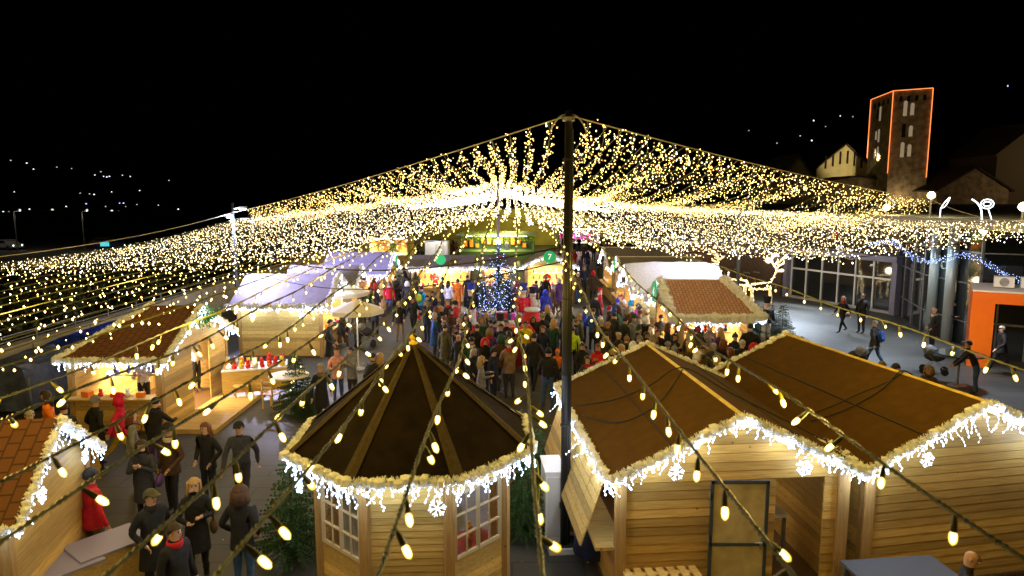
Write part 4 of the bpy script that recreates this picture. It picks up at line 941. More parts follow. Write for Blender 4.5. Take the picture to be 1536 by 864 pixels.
P(818, 489, 'royal', 'navy', 'hood', 'royal', 'stand', 170, 'person in bright royal blue hooded coat behind the nutcracker', coat=1)
P(833, 530, 'pink', 'black', 'short', 'brown', 'walk', 10, 'child in pink jacket close to the tall pole', h=1.25)
P(803, 470, 'charcoal', 'black', 'short', 'black', 'phone', 120, 'man in charcoal jacket before the number 7 stall', coat=1)
P(776, 462, 'red', 'black', 'short', 'black', 'reach', 160, 'person in red coat at the counter of the number 7 stall', coat=1)
P(836, 585, 'orange', 'black', 'pompom', 'orange', 'stand', -20, 'child in orange woolly hat beside the tall pole', h=1.3)
P(858, 565, 'lime', 'black', 'short', 'brown', 'pockets', 160, 'person in lime safety vest just beyond the tall pole')
P(872, 598, 'black', 'black', 'short', 'brown', 'cup', 20, 'brown haired person in black behind the hut roof by the pole', coat=1)
P(880, 620, 'charcoal', 'black', 'long', 'brown', 'stand', 10, 'woman in charcoal with long brown hair behind the hut roof by the pole', coat=1, h=1.66)
P(896, 602, 'red', 'jeans', 'short', 'auburn', 'phone', -20, 'auburn haired man in dark red jacket behind the hut roof by the pole', h=1.76)
P(892, 640, 'blue', 'navy', 'short', 'brown', 'stand', 60, 'man in bright blue jacket half hidden by the hut roof ridge', h=1.7)
P(899, 485, 'red', 'black', 'beanie', 'red', 'stand', 100, 'person in red coat and red hat by the farther open stall', coat=2)
P(876, 522, 'royal', 'navy', 'short', 'black', 'pockets', 90, 'person in royal blue jacket near the farther open stall')
P(889, 527, 'blue', 'black', 'short', 'brown', 'standb', 150, 'person in blue jacket and black trousers near the farther open stall', coat=1)
P(893, 502, 'black', 'navy', 'short', 'black', 'stand', 140, 'person in black jacket and navy trousers near the dark roofed stalls', coat=1, h=1.8)
P(901, 555, 'black', 'charcoal', 'short', 'grey', 'pockets', 160, 'broad grey haired man in black coat in the queue for number 4', coat=2, b=1.15, h=1.8)
P(920, 540, 'charcoal', 'black', 'short', 'brown', 'standb', 140, 'man in charcoal coat in the queue for number 4', coat=2, h=1.8, b=1.1)
P(936, 552, 'black', 'black', 'short', 'black', 'pockets', 120, 'tall man in black with black hair in the queue for number 4', coat=2, h=1.84, b=1.1)
P(925, 508, 'blue', 'purple', 'pompom', 'royal', 'stand', 150, 'person in blue jacket and royal blue bobble hat at the snowy hut', coat=1)
P(943, 510, 'white', 'charcoal', 'hood', 'cyan', 'reach', 100, 'person in white jacket with cyan hood at the snowy hut')
P(952, 516, 'magenta', 'black', 'short', 'brown', 'reach', 60, 'person in magenta jacket pointing at the snowy hut counter', coat=1)
P(968, 575, 'black', 'black', 'long', 'brown', 'cup', 20, 'brown haired woman in black in front of the number 4 hut', coat=1)
P(985, 570, 'black', 'navy', 'short', 'brown', 'stand', -30, 'man in black jacket and scarf in front of the number 4 hut', coat=1, b=1.1)
P(976, 548, 'cream', 'black', 'short', 'blond', 'standb', 60, 'fair haired person in cream scarf under the number 4 disc', coat=1)
P(990, 540, 'charcoal', 'jeans', 'short', 'black', 'pockets', 170, 'man in charcoal and jeans under the number 4 disc', coat=1, b=1.1)
P(1008, 578, 'navy', 'black', 'long', 'brown', 'phone', 30, 'woman in navy with long brown hair in the crowd by the pink roof', coat=1)
P(1263, 499, 'black', 'black', 'long', 'auburn', 'walk', -70, 'woman in short black jacket walking past the grey framed windows', coat=1, h=1.66)
P(1291, 500, 'black', 'charcoal', 'short', 'brown', 'stand', -60, 'man in black jacket walking close to the woman past the windows', h=1.8, b=1.1)
P(1310, 552, 'charcoal', 'jeans', 'short', 'grey', 'walk', -150, 'person in dark grey coat with blue backpack pushing a stroller', bag='blue', coat=1)
P(1397, 528, 'black', 'black', 'short', 'grey', 'pockets', -100, 'grey haired man in black beside the glass columns', coat=1, h=1.76, b=1.12)
P(1425, 512, 'navy', 'black', 'short', 'black', 'cup', 10, 'person in navy with white scarf facing out beside the orange portal', coat=1)
P(1462, 590, 'black', 'jeans', 'cap', 'charcoal', 'bend', -120, 'person in black jacket and bright jeans bending at the round glass table')
P(1500, 562, 'black', 'black', 'short', 'grey', 'stride', -95, 'grey haired person in black striding past the orange portal', coat=1, h=1.7)
P(1387, 640, 'brown', 'black', 'hood', 'tan', 'stand', -60, 'person in brown with tan fur hood behind the yellow ridge', coat=1, h=1.66)
P(1336, 640, 'black', 'black', 'beanie', 'charcoal', 'pockets', 60, 'person with charcoal beanie just behind the yellow ridge', coat=1, h=1.7)
P(1316, 632, 'grey', 'black', 'beanie', 'grey', 'stand', 20, 'person in pale grey beanie just behind the yellow ridge', h=1.66)
P(1196, 565, 'red', 'black', 'short', 'brown', 'stand', -20, 'small child in red jacket beside the potted firs', h=1.2)
P(1206, 578, 'black', 'black', 'short', 'black', 'bend', -60, 'man in black bending over the small child in red', coat=1)
P(1142, 590, 'purple', 'black', 'short', 'brown', 'cup', 40, 'woman in purple quilted jacket talking near the potted firs', coat=1)
P(1156, 590, 'black', 'charcoal', 'long', 'brown', 'phone', -40, 'woman in black leaning to the woman in purple quilted jacket', coat=1)
P(1177, 585, 'olive', 'black', 'short', 'brown', 'reach', 20, 'person in olive coat between the two women and the small child', coat=1)
P(1082, 590, 'black', 'black', 'long', 'auburn', 'stand', 170, 'red haired woman in black seen from behind in the crowd', coat=1)
P(1122, 570, 'black', 'black', 'short', 'black', 'pockets', 170, 'tall broad man in black with his back to the viewer in the crowd', coat=2, h=1.9, b=1.18)
P(1062, 560, 'tan', 'brown', 'short', 'brown', 'cup', 10, 'man in tan coat below the white rim of the pink roof', coat=1)
P(1045, 552, 'olive', 'black', 'short', 'brown', 'phone', -30, 'man in olive jacket below the white rim of the pink roof', coat=1)
P(1437, 1010, 'black', 'black', 'bald', 'black', 'stand', 60, 'bald headed person whose crown shows beside the grey folding table', h=1.7)
# --- the packed crowd: each its own person
CR = random.Random(99)
def crowd(where, spots, hue=None):
    jk = hue or ['black', 'black', 'black', 'charcoal', 'charcoal', 'navy', 'navy', 'brown', 'brown', 'olive', 'grey', 'green', 'purple', 'tan', 'red']
    for (px, py) in spots:
        for tries in range(400):
            j = CR.choice(jk); tr = CR.choice(['black', 'jeans', 'charcoal', 'navy', 'brown']); hs = CR.choice(['short', 'short', 'long', 'long', 'beanie', 'pompom', 'hood', 'bun'])
            hc = CR.choice(list(PHC)) if hs in ('short', 'long', 'bun') else CR.choice(['black', 'grey', 'red', 'navy', 'tan', 'white', 'green'])
            hd = {'short': 'short %s hair', 'long': 'long %s hair', 'bun': '%s hair in a bun', 'beanie': 'a %s beanie', 'pompom': 'a %s bobble hat', 'hood': 'a %s hood up'}[hs] % hc
            lab = 'person in %s and %s trousers with %s, %s' % (j, tr, hd, where)
            if lab not in USED and len(lab.split()) <= 16: break
        P(px+CR.uniform(-2, 2), py+CR.uniform(-1.5, 1.5), j, tr, hs, hc, CR.choice(['stand', 'standb', 'pockets', 'cup', 'phone', 'stand', 'walk', 'reach']), CR.uniform(-180, 180), lab, h=CR.uniform(1.6, 1.84), b=CR.uniform(.98, 1.12) // .01 * .01 > 1.05 and 1.08 or 1.0, coat=CR.choice([1, 1, 2]), skin=CR.choice([SKIN, SKINP]))
crowd('near the pink tiled hut', [(1015, 560), (1032, 575), (1050, 590), (1068, 598), (1092, 612), (1110, 600), (1030, 600), (1052, 612), (1140, 615), (1098, 575), (1078, 570), (1128, 600), (1040, 618), (1010, 600), (1165, 612), (1000, 588), (1120, 628), (1075, 632)])
crowd('near the snowy hut', [(960, 535), (972, 528), (948, 540), (912, 520), (930, 528), (955, 560), (908, 570), (940, 580), (925, 575), (1000, 555), (962, 600)])
crowd('beside the silver tree', [(683, 518), (730, 532), (725, 548), (762, 552), (735, 545), (672, 512), (815, 545), (742, 548), (695, 556), (662, 520), (846, 540), (690, 548)])
crowd('behind the silver tree', [(700, 462), (712, 466), (724, 470), (760, 470), (770, 474), (786, 472), (795, 480), (812, 470), (830, 480), (838, 468), (820, 462)])
crowd('by the wall side stalls', [(555, 480), (566, 478), (545, 486), (585, 470), (612, 470), (560, 466), (572, 455), (622, 456), (606, 444), (536, 520), (512, 530)])
crowd('on the paving far behind', [(868, 455), (876, 440), (862, 428), (888, 450), (870, 416), (882, 408), (895, 414), (905, 404), (860, 404), (850, 412), (915, 398), (930, 400), (875, 396), (890, 392), (848, 396), (902, 388), (862, 388), (922, 390), (940, 392), (884, 384), (835, 420), (840, 405), (912, 382), (870, 380), (858, 378), (935, 384), (845, 380)])
crowd('behind the grey stalls', [(600, 388), (612, 392), (620, 388), (626, 396), (635, 388), (607, 384), (618, 382), (645, 386), (680, 386), (700, 384), (720, 386), (745, 384), (760, 388), (780, 384)])
P(928, 392, 'cyan', 'blue', 'short', 'black', 'stand', 10, 'person in bright cyan jacket beyond the dark roofed stalls', coat=1)
crowd('in the packed square centre', [(700, 560), (735, 565), (752, 590), (728, 588), (765, 572), (712, 602), (740, 604), (778, 545), (812, 560), (800, 540), (848, 560), (852, 520), (862, 545), (845, 500), (868, 540), (655, 520), (668, 545), (642, 515), (830, 555), (765, 600), (696, 530)])
crowd('between pole and pink roof', [(905, 590), (918, 600), (932, 596), (948, 590), (962, 580), (978, 590), (990, 600), (900, 540), (915, 555), (950, 545), (942, 526), (958, 518), (935, 510), (968, 545)])
# stall keepers
for (x, y, j, f, l) in ((-10.2, 18.4, 'white', 0, 'stall keeper in white inside the brown tiled food hut'), (-4.6, 40.6, 'red', 0, 'stall keeper in red inside the poster stall'), (-.8, 40.9, 'green', 0, 'stall keeper in green inside the orange banner stall'),
                        (2.1, 40.6, 'red', 0, 'stall keeper in red inside the number 7 stall'), (7.0, 34.8, 'navy', -90, 'stall keeper in navy in the dark roofed stall'), (7.0, 29.8, 'red', -90, 'stall keeper in red inside the snow covered hut'), (7.0, 25.0, 'white', -90, 'stall keeper in white inside the number 4 hut'), (-8.6, 27.4, 'navy', 90, 'stall keeper in navy inside the lilac lit hut')):
    person(x, y, j, 'black', 'short', 'brown', 'cup', f, l, z=.08)

# shoulder bags carried in the near group
for k, (px, py, f, c, l) in enumerate(((222, 790, 10, 'purple', 'purple shoulder bag at the hip of the woman in the charcoal coat'), (300, 872, 25, 'brown', 'brown shoulder bag hanging beside the fair haired woman in black'), (205, 735, 120, 'black', 'black shoulder bag of the auburn haired woman in grey at the food hut'),
        (678, 528, 40, 'pink', 'pink shoulder bag of the woman in brown near the toy soldier'), (1263, 499, -70, 'tan', 'tan shoulder bag of the woman walking past the grey framed windows'), (563, 507, 175, 'charcoal', 'dark shoulder bag of the woman in the quilted navy vest'), (621, 504, -10, 'red', 'red shoulder bag of the woman walking beside the cape'))):
    x, y = gp(px, py); t = thing('shoulder_bag', l, 'bag', (x, y, 0), R(f)); g = MB(); g.ball((.25, .02, .88), .13, 0, 10, (.5, 1.1, .9)); g.build('pouch', cm_(c), t, True); g = MB(); g.tube(smooth_pts([(.25, .0, .98), (.2, -.15, 1.2), (-.02, -.17, 1.38), (-.13, -.02, 1.48), (-.02, .15, 1.36), (.22, .12, 1.15), (.25, .03, .98)]), .009, 4); g.build('strap', cm_('black'), t)
# ================================================================ firs, tree, figures, furniture
def fir_mesh(h, r, seed, needles=1.0, base=.12, rows=16):
    rr = random.Random(seed); g = MB(); pts = []
    for i in range(int(rows*needles)+6):
        t = i/(rows*needles+6); z = h*(base+(1-base)*t); L = r*(1-t)**.85+.03; nb = max(5, int(15*(1-t)+4))
        for k in range(nb):
            a = k*2*math.pi/nb+rr.uniform(-.3, .3)+i*1.3; l = L*rr.uniform(.72, 1.12); d = Vector((math.cos(a), math.sin(a), -.30+rr.uniform(-.12, .15))); p0 = Vector((0, 0, z+rr.uniform(-.03, .03)))
            n = max(3, int(l/.06)); s = Vector((-d.y, d.x, 0)).normalized()
            for j in range(1, n+1):
                p = p0+d*l*j/n+Vector((0, 0, .06*l*(j/n)**2)); w = .085*(1-.55*j/n)*h**.3
                if j % 2 == 0: pts.append(p.copy())
                for sg in (-1, 1):
                    q = p+s*sg*w*rr.uniform(.7, 1.2)+d*.05+Vector((0, 0, rr.uniform(-.03, .03)))
                    g.add([p-d*.012, p+d*.02, q], [[0, 1, 2]])
                g.add([p, p+d*.05+Vector((0, 0, .035)), p+d*.06-Vector((0, 0, .01))], [[0, 1, 2]])
    return g, pts
FM, FP = fir_mesh(1.7, .62, 4); FIRME = FM.mesh('fir_crown', FIR)
tr_ = MB(); tr_.tube([(0, 0, 0), (0, 0, .9), (0, 0, 1.65)], [.035, .025, .006], 7); TRUNKME = tr_.mesh('fir_trunk', BARK)
pot_ = MB(); pot_.lathe([(.13, 0), (.17, .24), (.18, .25), (.15, .25), (.14, .2)], 12); POTME = pot_.mesh('pot', mat('dark_pot', (.05, .03, .02), .7))
def fir(px, py, h, label, bulbs=0, xy=None):
    x, y = xy or gp(px, py); t = thing('potted_fir', label, 'fir tree', (x, y, 0), rnd.uniform(0, 6), 'potted firs about the market'); s = h/1.7; t.scale = (s, s, s)
    for nm, me in (('crown', FIRME), ('trunk', TRUNKME), ('pot', POTME)):
        o = bpy.data.objects.new(nm, me); COL.objects.link(o); o.parent = t
    if bulbs:
        g = MB()
        for k in range(bulbs): p = rnd.choice(FP); g.octa(p*1.04, .022, 0, 1.3)
        o = g.build('bulb', GLOWW, t); o['kind'] = 'stuff'
    return t
fir(0, 0, 1.8, 'potted fir close to the pavilion on the side of the group in black', xy=(-3.75, 11.0)); fir(0, 0, 1.5, 'potted fir between the pavilion and the tall black pole', xy=(.35, 12.6)); fir(0, 0, 1.35, 'smaller potted fir beside the pole footing, under the fir by the pavilion', xy=(.25, 11.7))
fir(446, 618, 1.7, 'bushy potted fir with big warm bulbs behind the round white table', 14)
fir(1128, 512, 1.75, 'bright green potted fir beside the lit reindeer'); fir(1172, 516, 1.7, 'potted fir just beside the small child in red'); fir(1150, 500, 1.6, 'potted fir between two others behind a toy soldier')
fir(597, 450, 1.9, 'slim potted fir before the blue roofed hut'); fir(620, 446, 1.7, 'potted fir at the corner of the poster stall'); fir(590, 392, 2.2, 'dark fir in front of the far warm lit kiosk'); fir(463, 626, 1.2, 'little fir in front of the bushy fir with big bulbs')
fir(0, 0, 1.4, 'potted fir pressed against the serving shutter of the hut by the pole', xy=(.55, 13.6))
# silver blue christmas tree
ct = thing('christmas_tree', 'tall dark blue christmas tree covered in cold white lights at the centre', 'christmas tree', (-.72, 35.3, 0))
g, pts = fir_mesh(3.8, 1.7, 8, 1.6); g.build('crown', mat('blue_green_needles', (.015, .045, .035), .7, noise_s=5, amt=.4), ct)
g = MB(); g.tube([(0, 0, 0), (0, 0, 3.7)], [.08, .02], 8); g.build('trunk', BARK, ct)
g = MB()
for k in range(620): p = rnd.choice(pts); g.octa(p*1.02+Vector((0, -.02, 0)), rnd.uniform(.010, .024), 0)
o = g.build('fairy_light', GLOWI, ct); o['kind'] = 'stuff'
g = MB()
for k in range(5):
    for rr_ in (1, .45): a = math.pi/2+k*2*math.pi/5
for k in range(5):
    a = math.pi/2+k*2*math.pi/5; b = a+math.pi/5; c = a-math.pi/5; q = lambda r, an, y=0: (r*math.cos(an), y, 3.85+r*math.sin(an))
    g.add([q(.22, a), q(.09, b), (0, -.04, 3.85), q(.09, c)], [[0, 1, 2, 3]]); g.add([q(.22, a), q(.09, b), (0, .04, 3.85), q(.09, c)], [[3, 2, 1, 0]])
g.build('star', GLOWC, ct)
for k in range(18):
    p = rnd.choice(pts); g = MB(); g.ball(p*1.05, .055, 0, 8); g.build('bauble', RED if k % 2 else mat('blue_bauble', (.03, .05, .5), .2), ct)
lamp('POINT', (-.7, 33.4, 1.6), 80, (.35, .40, 1), .3, name='tree_glow'); lamp('POINT', (1.2, 32.6, 2.2), 110, (.45, .35, 1), .3, name='tree_glow'); lamp('POINT', (-3.4, 33, 2.4), 90, (.5, .45, 1), .3, name='tree_glow')
def nutcracker(px, py, label, h, hatc, bodyc, face=0):
    x, y = gp(px, py); t = thing('toy_soldier_figure', label, 'nutcracker', (x, y, 0), R(face), 'painted toy soldier figures'); s = h/2.0; t.scale = (s, s, s)
    for sx in (-.12, .12):
        g = MB(); g.lathe([(.11, 0), (.11, .3), (.09, .32), (.09, .8)], 12, 0, (sx, 0, .1)); g.build('leg', mat('toy_white', (.75, .75, .78), .35), t, True)
        g = MB(); g.box(sx, -.05, .1, .19, .3, .14); g.build('boot', BLK, t)
        g = MB(); g.tube([(sx*2.1, 0, 1.42), (sx*2.4, -.02, 1.2), (sx*2.1, -.12, 1.0)], [.075, .07, .06], 8); g.build('arm', cm_(bodyc), t, True)
    g = MB(); g.box(0, 0, 0, .6, .5, .1); g.build('stand', mat('toy_red', (.6, .02, .04), .4), t)
    g = MB(); g.lathe([(.2, .88), (.23, .95), (.2, 1.1), (.24, 1.35), (.17, 1.45), (.08, 1.48)], 16); b = g.build('torso', cm_(bodyc), t, True)
    g = MB()
    for z in (1.08, 1.2, 1.32): g.ball((0, -.225, z), .022, 0, 6)
    g.beam((-.16, -.16, 1.35), (.12, -.21, 1.0), .05, .02); g.build('sash', mat('toy_gold', (.7, .5, .08), .3), b)
    g = MB(); g.lathe([(.12, 1.46), (.14, 1.52), (.14, 1.66), (.13, 1.7)], 14); hd = g.build('head', mat('toy_face', (.75, .5, .4), .4), t, True)
    g = MB(); g.ball((0, -.14, 1.52), .08, 0, 8, (1, .5, .9)); g.build('beard', SNOWY, hd)
    g = MB(); g.ball((-.05, -.135, 1.62), .018, 0, 6); g.ball((.05, -.135, 1.62), .018, 0, 6); g.build('eye', EYE, hd)
    g = MB(); g.lathe([(.15, 1.68), (.15, 1.73), (.13, 1.74), (.17, 2.02), (.17, 2.04)], 16); ht = g.build('hat', cm_(hatc), t, True)
    g = MB(); g.lathe([(.155, 1.69), (.155, 1.74)], 16); g.build('hat_band', mat('toy_white', (.75, .75, .78), .35), ht)
    return t
nutcracker(707, 492, 'white and navy toy soldier figure with tall purple hat before the tree', 2.1, 'royal', 'navy'); nutcracker(784, 500, 'toy soldier figure with blue and white hat above the red letter box', 2.25, 'royal', 'crimson', 20)
nutcracker(799, 496, 'smaller toy soldier figure with navy hat beside the blond person in white', 2.0, 'navy', 'white', 10); nutcracker(1148, 514, 'toy soldier figure with black hat standing among the potted firs', 1.95, 'black', 'navy', 10)
# red letter box with an oval slot and gift sacks
x, y = gp(780, 545); lb = thing('letter_box', 'big red wooden letter box with a blue oval opening, beside the man in yellow', 'letter box', (x, y, 0), R(8))
g = MB(); g.box(0, 0, 0, .95, .8, 1.25); g.hexa([(-.52, -.44, 1.25), (.52, -.44, 1.25), (.52, .44, 1.25), (-.52, .44, 1.25), (-.4, -.3, 1.42), (.4, -.3, 1.42), (.4, .3, 1.42), (-.4, .3, 1.42)]); g.build('box', RED, lb)
g = MB(); g.lathe([(.19, 0), (.19, .02)], 18); o = g.build('oval_opening', mat('pale_blue_enamel', (.2, .4, .75), .3), lb); o.location = (0, -.405, .98); o.rotation_euler = (R(90), 0, 0); o.scale = (1, .6, 1)
for k, (px, py, s, l) in enumerate(((798, 508, 1.35, 'plump red gift sack with white fur rim behind the red letter box'), (768, 522, 1.1, 'small red gift sack beside the red letter box'), (527, 478, 1.1, 'red gift sack with white rim at the poster side of the parasol'), (714, 512, .8, 'red gift sack at the feet of the purple hatted toy soldier'))):
    x, y = gp(px, py); t = thing('gift_sack', l, 'sack', (x, y, 0)); t.scale = (s, s, s)
    g = MB(); g.lathe([(.3, 0), (.42, .15), (.44, .45), (.34, .75), (.2, .9)], 14); g.build('sack', RED, t, True); g = MB(); g.lathe([(.2, .88), (.27, .93), (.24, 1.0), (.15, 1.0)], 12); g.build('fur_rim', SNOWY, t, True)
x, y = gp(751, 530); sn = thing('snowman_figure', 'snowman figure with black top hat in front of the christmas tree', 'snowman', (x, y, 0))
for r, z, nm in ((.34, .32, 'lower_ball'), (.26, .82, 'middle_ball'), (.19, 1.2, 'head')): g = MB(); g.ball((0, 0, z), r, 0, 14); g.build(nm, SNOWY, sn, True)
g = MB(); g.lathe([(.24, 1.34), (.24, 1.37), (.15, 1.37), (.16, 1.62)], 14); g.build('hat', BLK, sn); g = MB(); g.tube([(0, -.17, 1.2), (0, -.33, 1.19)], [.03, .004], 6); g.build('nose', mat('carrot', (.8, .25, .02), .5), sn)
# gift boxes round the tree
for k, (dx, dy, s, c) in enumerate(((-1.3, -1.2, .5, 'red'), (-.6, -1.6, .4, 'blue'), (.2, -1.7, .55, 'red'), (.9, -1.4, .4, 'pink'), (1.5, -.9, .5, 'blue'))):
    g = MB(); g.box(0, 0, 0, s, s, s*.8, 0); g.box(0, 0, 0, s*.18, s+.01, s*.8+.006, 1); g.box(0, 0, 0, s+.01, s*.18, s*.8+.004, 1)
    o = g.build('gift_box', [mat('goods_'+c, COLS[c], .5), mat('ribbon_white', (.7, .7, .72), .4)], loc=(-.72+dx, 35.3+dy, 0)); tag(o, '%s wrapped gift box with white ribbon under the christmas tree, %s' % (c, ['at its wall side', 'second from the wall side', 'in front of the trunk', 'beside the middle one', 'at its pole side'][k]), 'gift box', 'gift boxes under the christmas tree')
# round tables, parasols
def round_table(label, x, y, r, h, top, grp=None):
    t = thing('standing_table', label, 'table', (x, y, 0), 0, grp)
    g = MB(); g.lathe([(r*.96, h-.04), (r, h-.03), (r, h), (r*.97, h+.006)], 28); g.build('table_top', top, t); g = MB(); g.lathe([(.035, .03), (.035, h-.04)], 10); g.build('stem', GREYM, t); g = MB(); g.lathe([(.28, 0), (.27, .03), (.05, .05)], 18); g.build('base', GREYM, t); return t
tx, ty = gp(433, 562, 1.08); round_table('round white standing table with warm light on it, near the toy table', tx, ty, .56, 1.08, mat('yellowish_white_laminate', (.78, .72, .5), .3))
lamp('POINT', (tx+.2, ty, 2.1), 22, (1, .8, .3), .08, name='table_bulb')
tx, ty = gp(1440, 530, 1.08); round_table('round dark glass standing table on the pavement by the orange portal', tx, ty, .72, 1.08, mat('dark_glass_top', (.03, .035, .04), .08, spec=.8))
gx, gy = gp(1433, 523, 1.1)
for k, (dx, c) in enumerate(((-.15, 'white'), (.18, 'red'))): g = MB(); g.lathe([(.03, 0), (.04, .1)], 10); o = g.build('paper_cup', mat('goods_'+c, COLS[c], .5), loc=(gx+dx, gy-.1, 1.088)); tag(o, '%s paper cup on the round dark glass table' % c, 'cup')
def parasol(label, x, y, h, r, m):
    t = thing('parasol', label, 'parasol', (x, y, 0)); g = MB(); n = 8; apx = (0, 0, h+.35)
    for k in range(n):
        a, b = 2*math.pi*k/n, 2*math.pi*(k+1)/n; A = (r*math.cos(a), r*math.sin(a), h); B = (r*math.cos(b), r*math.sin(b), h); g.add([A, B, apx], [[0, 1, 2]]); g.add([A, B, (B[0], B[1], h-.14), (A[0], A[1], h-.14)], [[0, 3, 2, 1]])
    g.build('canopy', m, t); g = MB(); g.lathe([(.025, 0), (.025, h+.33)], 8); g.build('pole', WHITE, t); g = MB(); g.lathe([(.25, 0), (.24, .08), (.04, .1)], 14); g.build('base', GREYM, t); return t
CAN = mat('white_canvas', (.8, .77, .68), .8)
px_, py_ = gp(535, 462, 2.25); parasol('white parasol closest to the man all in black, lit from beneath', px_, py_, 2.2, .95, CAN); lamp('POINT', (px_, py_, 1.9), 60, (1, .85, .6), .1, name='parasol_bulb')
px_, py_ = gp(512, 436, 2.3); parasol('white parasol tucked against the snowy white gable of the lilac hut', px_, py_, 2.25, 1.15, CAN); lamp('POINT', (px_, py_, 2.0), 90, (1, .9, .7), .1, name='parasol_bulb')
def plain_table(name, label, cat, x, y, rz, w, d, h, top, leg=W_PINE, skirt=None):
    t = thing(name, label, cat, (x, y, 0), rz)
    g = MB(); g.box(0, 0, h-.04, w, d, .04); g.build('table_top', top, t)
    for sx in (-1, 1):
        for sy in (-1, 1): g = MB(); g.box(sx*(w/2-.06), sy*(d/2-.06), 0, .05, .05, h-.04); g.build('leg', leg, t)
    if skirt: g = MB(); g.box(0, -d/2+.005, .2, w-.02, .01, h-.25); g.build('front_panel', skirt, t)
    return t
tx, ty = gp(383, 548, .9); toy = plain_table('toy_table', 'pine table with red and yellow toys, between food hut and round white table', 'table', tx, ty, R(18), 1.9, 1.0, .9, WHITE, W_PINE, W_PINE)
ML = Matrix.Translation((tx, ty, 0)) @ Matrix.Rotation(R(18), 4, 'Z'); k = 0
for i in range(9):
    for j in range(3):
        c = rnd.choice(['red', 'red', 'red', 'yellow', 'white', 'white', 'orange', 'brown']); s = rnd.uniform(.8, 1.3); g = MB(); g.ball((0, 0, .08*s), .085*s, 0, 8); g.ball((0, 0, .2*s), .06*s, 0, 8); g.ball((.04*s, 0, .25*s), .02*s, 0, 6); g.ball((-.04*s, 0, .25*s), .02*s, 0, 6)
        o = g.build('soft_toy', mat('goods_'+c, COLS[c], .6), smooth=True, loc=ML @ Vector((-.8+i*.2+rnd.uniform(-.04, .04), -.32+j*.3, .9))); tag(o, '%s round soft toy on the pine table beside the food hut' % c, 'soft toy', '%s soft toys on the pine table beside the food hut' % c)
lamp('POINT', (tx, ty-.3, 2.0), 30, (1, .88, .7), .08, name='table_bulb')
def chair(label, x, y, rz):
    t = thing('wooden_chair', label, 'chair', (x, y, 0), rz, 'wooden chairs by the toy table'); g = MB(); g.box(0, 0, .43, .4, .4, .03); g.build('seat', W_PINE, t)
    for sx in (-.17, .17):
        for sy in (-.17, .17): g = MB(); g.box(sx, sy, 0, .035, .035, .43 if sy < 0 else .85); g.build('leg', W_PINE, t)
    g = MB(); g.box(0, .17, .6, .34, .02, .06); g.box(0, .17, .75, .34, .02, .07); g.build('backrest', W_PINE, t)
for (px, py, a, l) in ((362, 600, 30, 'wooden chair before the toy table, on the food hut side'), (392, 594, -20, 'wooden chair between the toy table and the round white table'), (408, 612, 160, 'wooden chair turned away under the round white table')):
    x, y = gp(px, py); chair(l, x, y, R(a))
# near corner things
tx, ty = gp(1355, 858, .76); ft_ = plain_table('folding_table', 'dark grey folding table standing before the hut with the yellow ridge', 'table', tx, ty, R(6), 1.45, .8, .76, mat('slate_grey_laminate', (.10, .115, .15), .45), GREYM)
x, y = gp(1292, 866, .95); g = MB(); g.tube(smooth_pts([(-.13, 0, -.9), (-.13, 0, -.1), (-.11, 0, .0), (0, 0, .02), (.11, 0, 0), (.13, 0, -.1), (.13, 0, -.9)], 4), .012, 6); o = g.build('trolley_handle_bar', YEL, smooth=True, loc=(x, y, .92)); o.name = 'yellow_hoop'; tag(o, 'yellow bent tube hoop standing at the grey folding table corner', 'hoop')
def pallet(label, M):
    t = thing('wooden_pallet', label, 'pallet', M.to_translation(), 0, 'pallets stacked against the hut'); t.rotation_euler = M.to_euler()
    for i in range(7): g = MB(); g.box(-.5+i*.167, 0, .11, .11, .8, .02); g.build('slat', W_PINE, t)
    for sy in (-.35, 0, .35): g = MB(); g.box(0, sy, 0, 1.12, .09, .11); g.build('bearer', W_PINE, t)
bx, by = gp(988, 858, .62)
for k, l in enumerate(('pine pallet at the bottom of the stack by the hut wall', 'pine pallet second from the bottom of the stack by the hut wall', 'pine pallet third up in the stack by the hut wall', 'slightly turned pine pallet fourth up in the stack by the hut wall', 'topmost pine pallet of the stack by the hut wall')):
    pallet(l, Matrix.Translation((bx+.02*math.sin(k*2), by-.05+.03*math.cos(k), .135*k)) @ Matrix.Rotation(R(5+3*math.sin(k*2.3)), 4, 'Z'))
x, y = gp(826, 802); hb = thing('electrical_cabinet', 'slim white electrical cabinet standing close to the tall black pole', 'cabinet', (x+.02, y, 0), R(4))
g = MB(); g.box(0, 0, .05, .32, .75, 1.28); g.build('casing', WHITE, hb); g = MB(); g.box(0, 0, 1.33, .36, .8, .03); g.build('lid', WHITE, hb); g = MB(); g.box(-.0, -.38, .15, .26, .012, 1.1); dr = g.build('door', mat('light_grey_enamel', (.6, .6, .6), .4), hb); g = MB(); g.box(.09, -.395, .7, .02, .02, .1); g.build('handle', BLK, dr); g = MB(); g.box(0, 0, 0, .3, .7, .05); g.build('foot', BLK, hb)
cable('yellow cable hanging down beside the white cabinet', smooth_pts([gd(800, 690, 11.2), gd(806, 694, 11.3), gd(809, 740, 11.4), gd(806, 790, 11.5), gd(830, 806, 11.5)]), .011, mat('yellow_cable', (.6, .45, .03), .5))
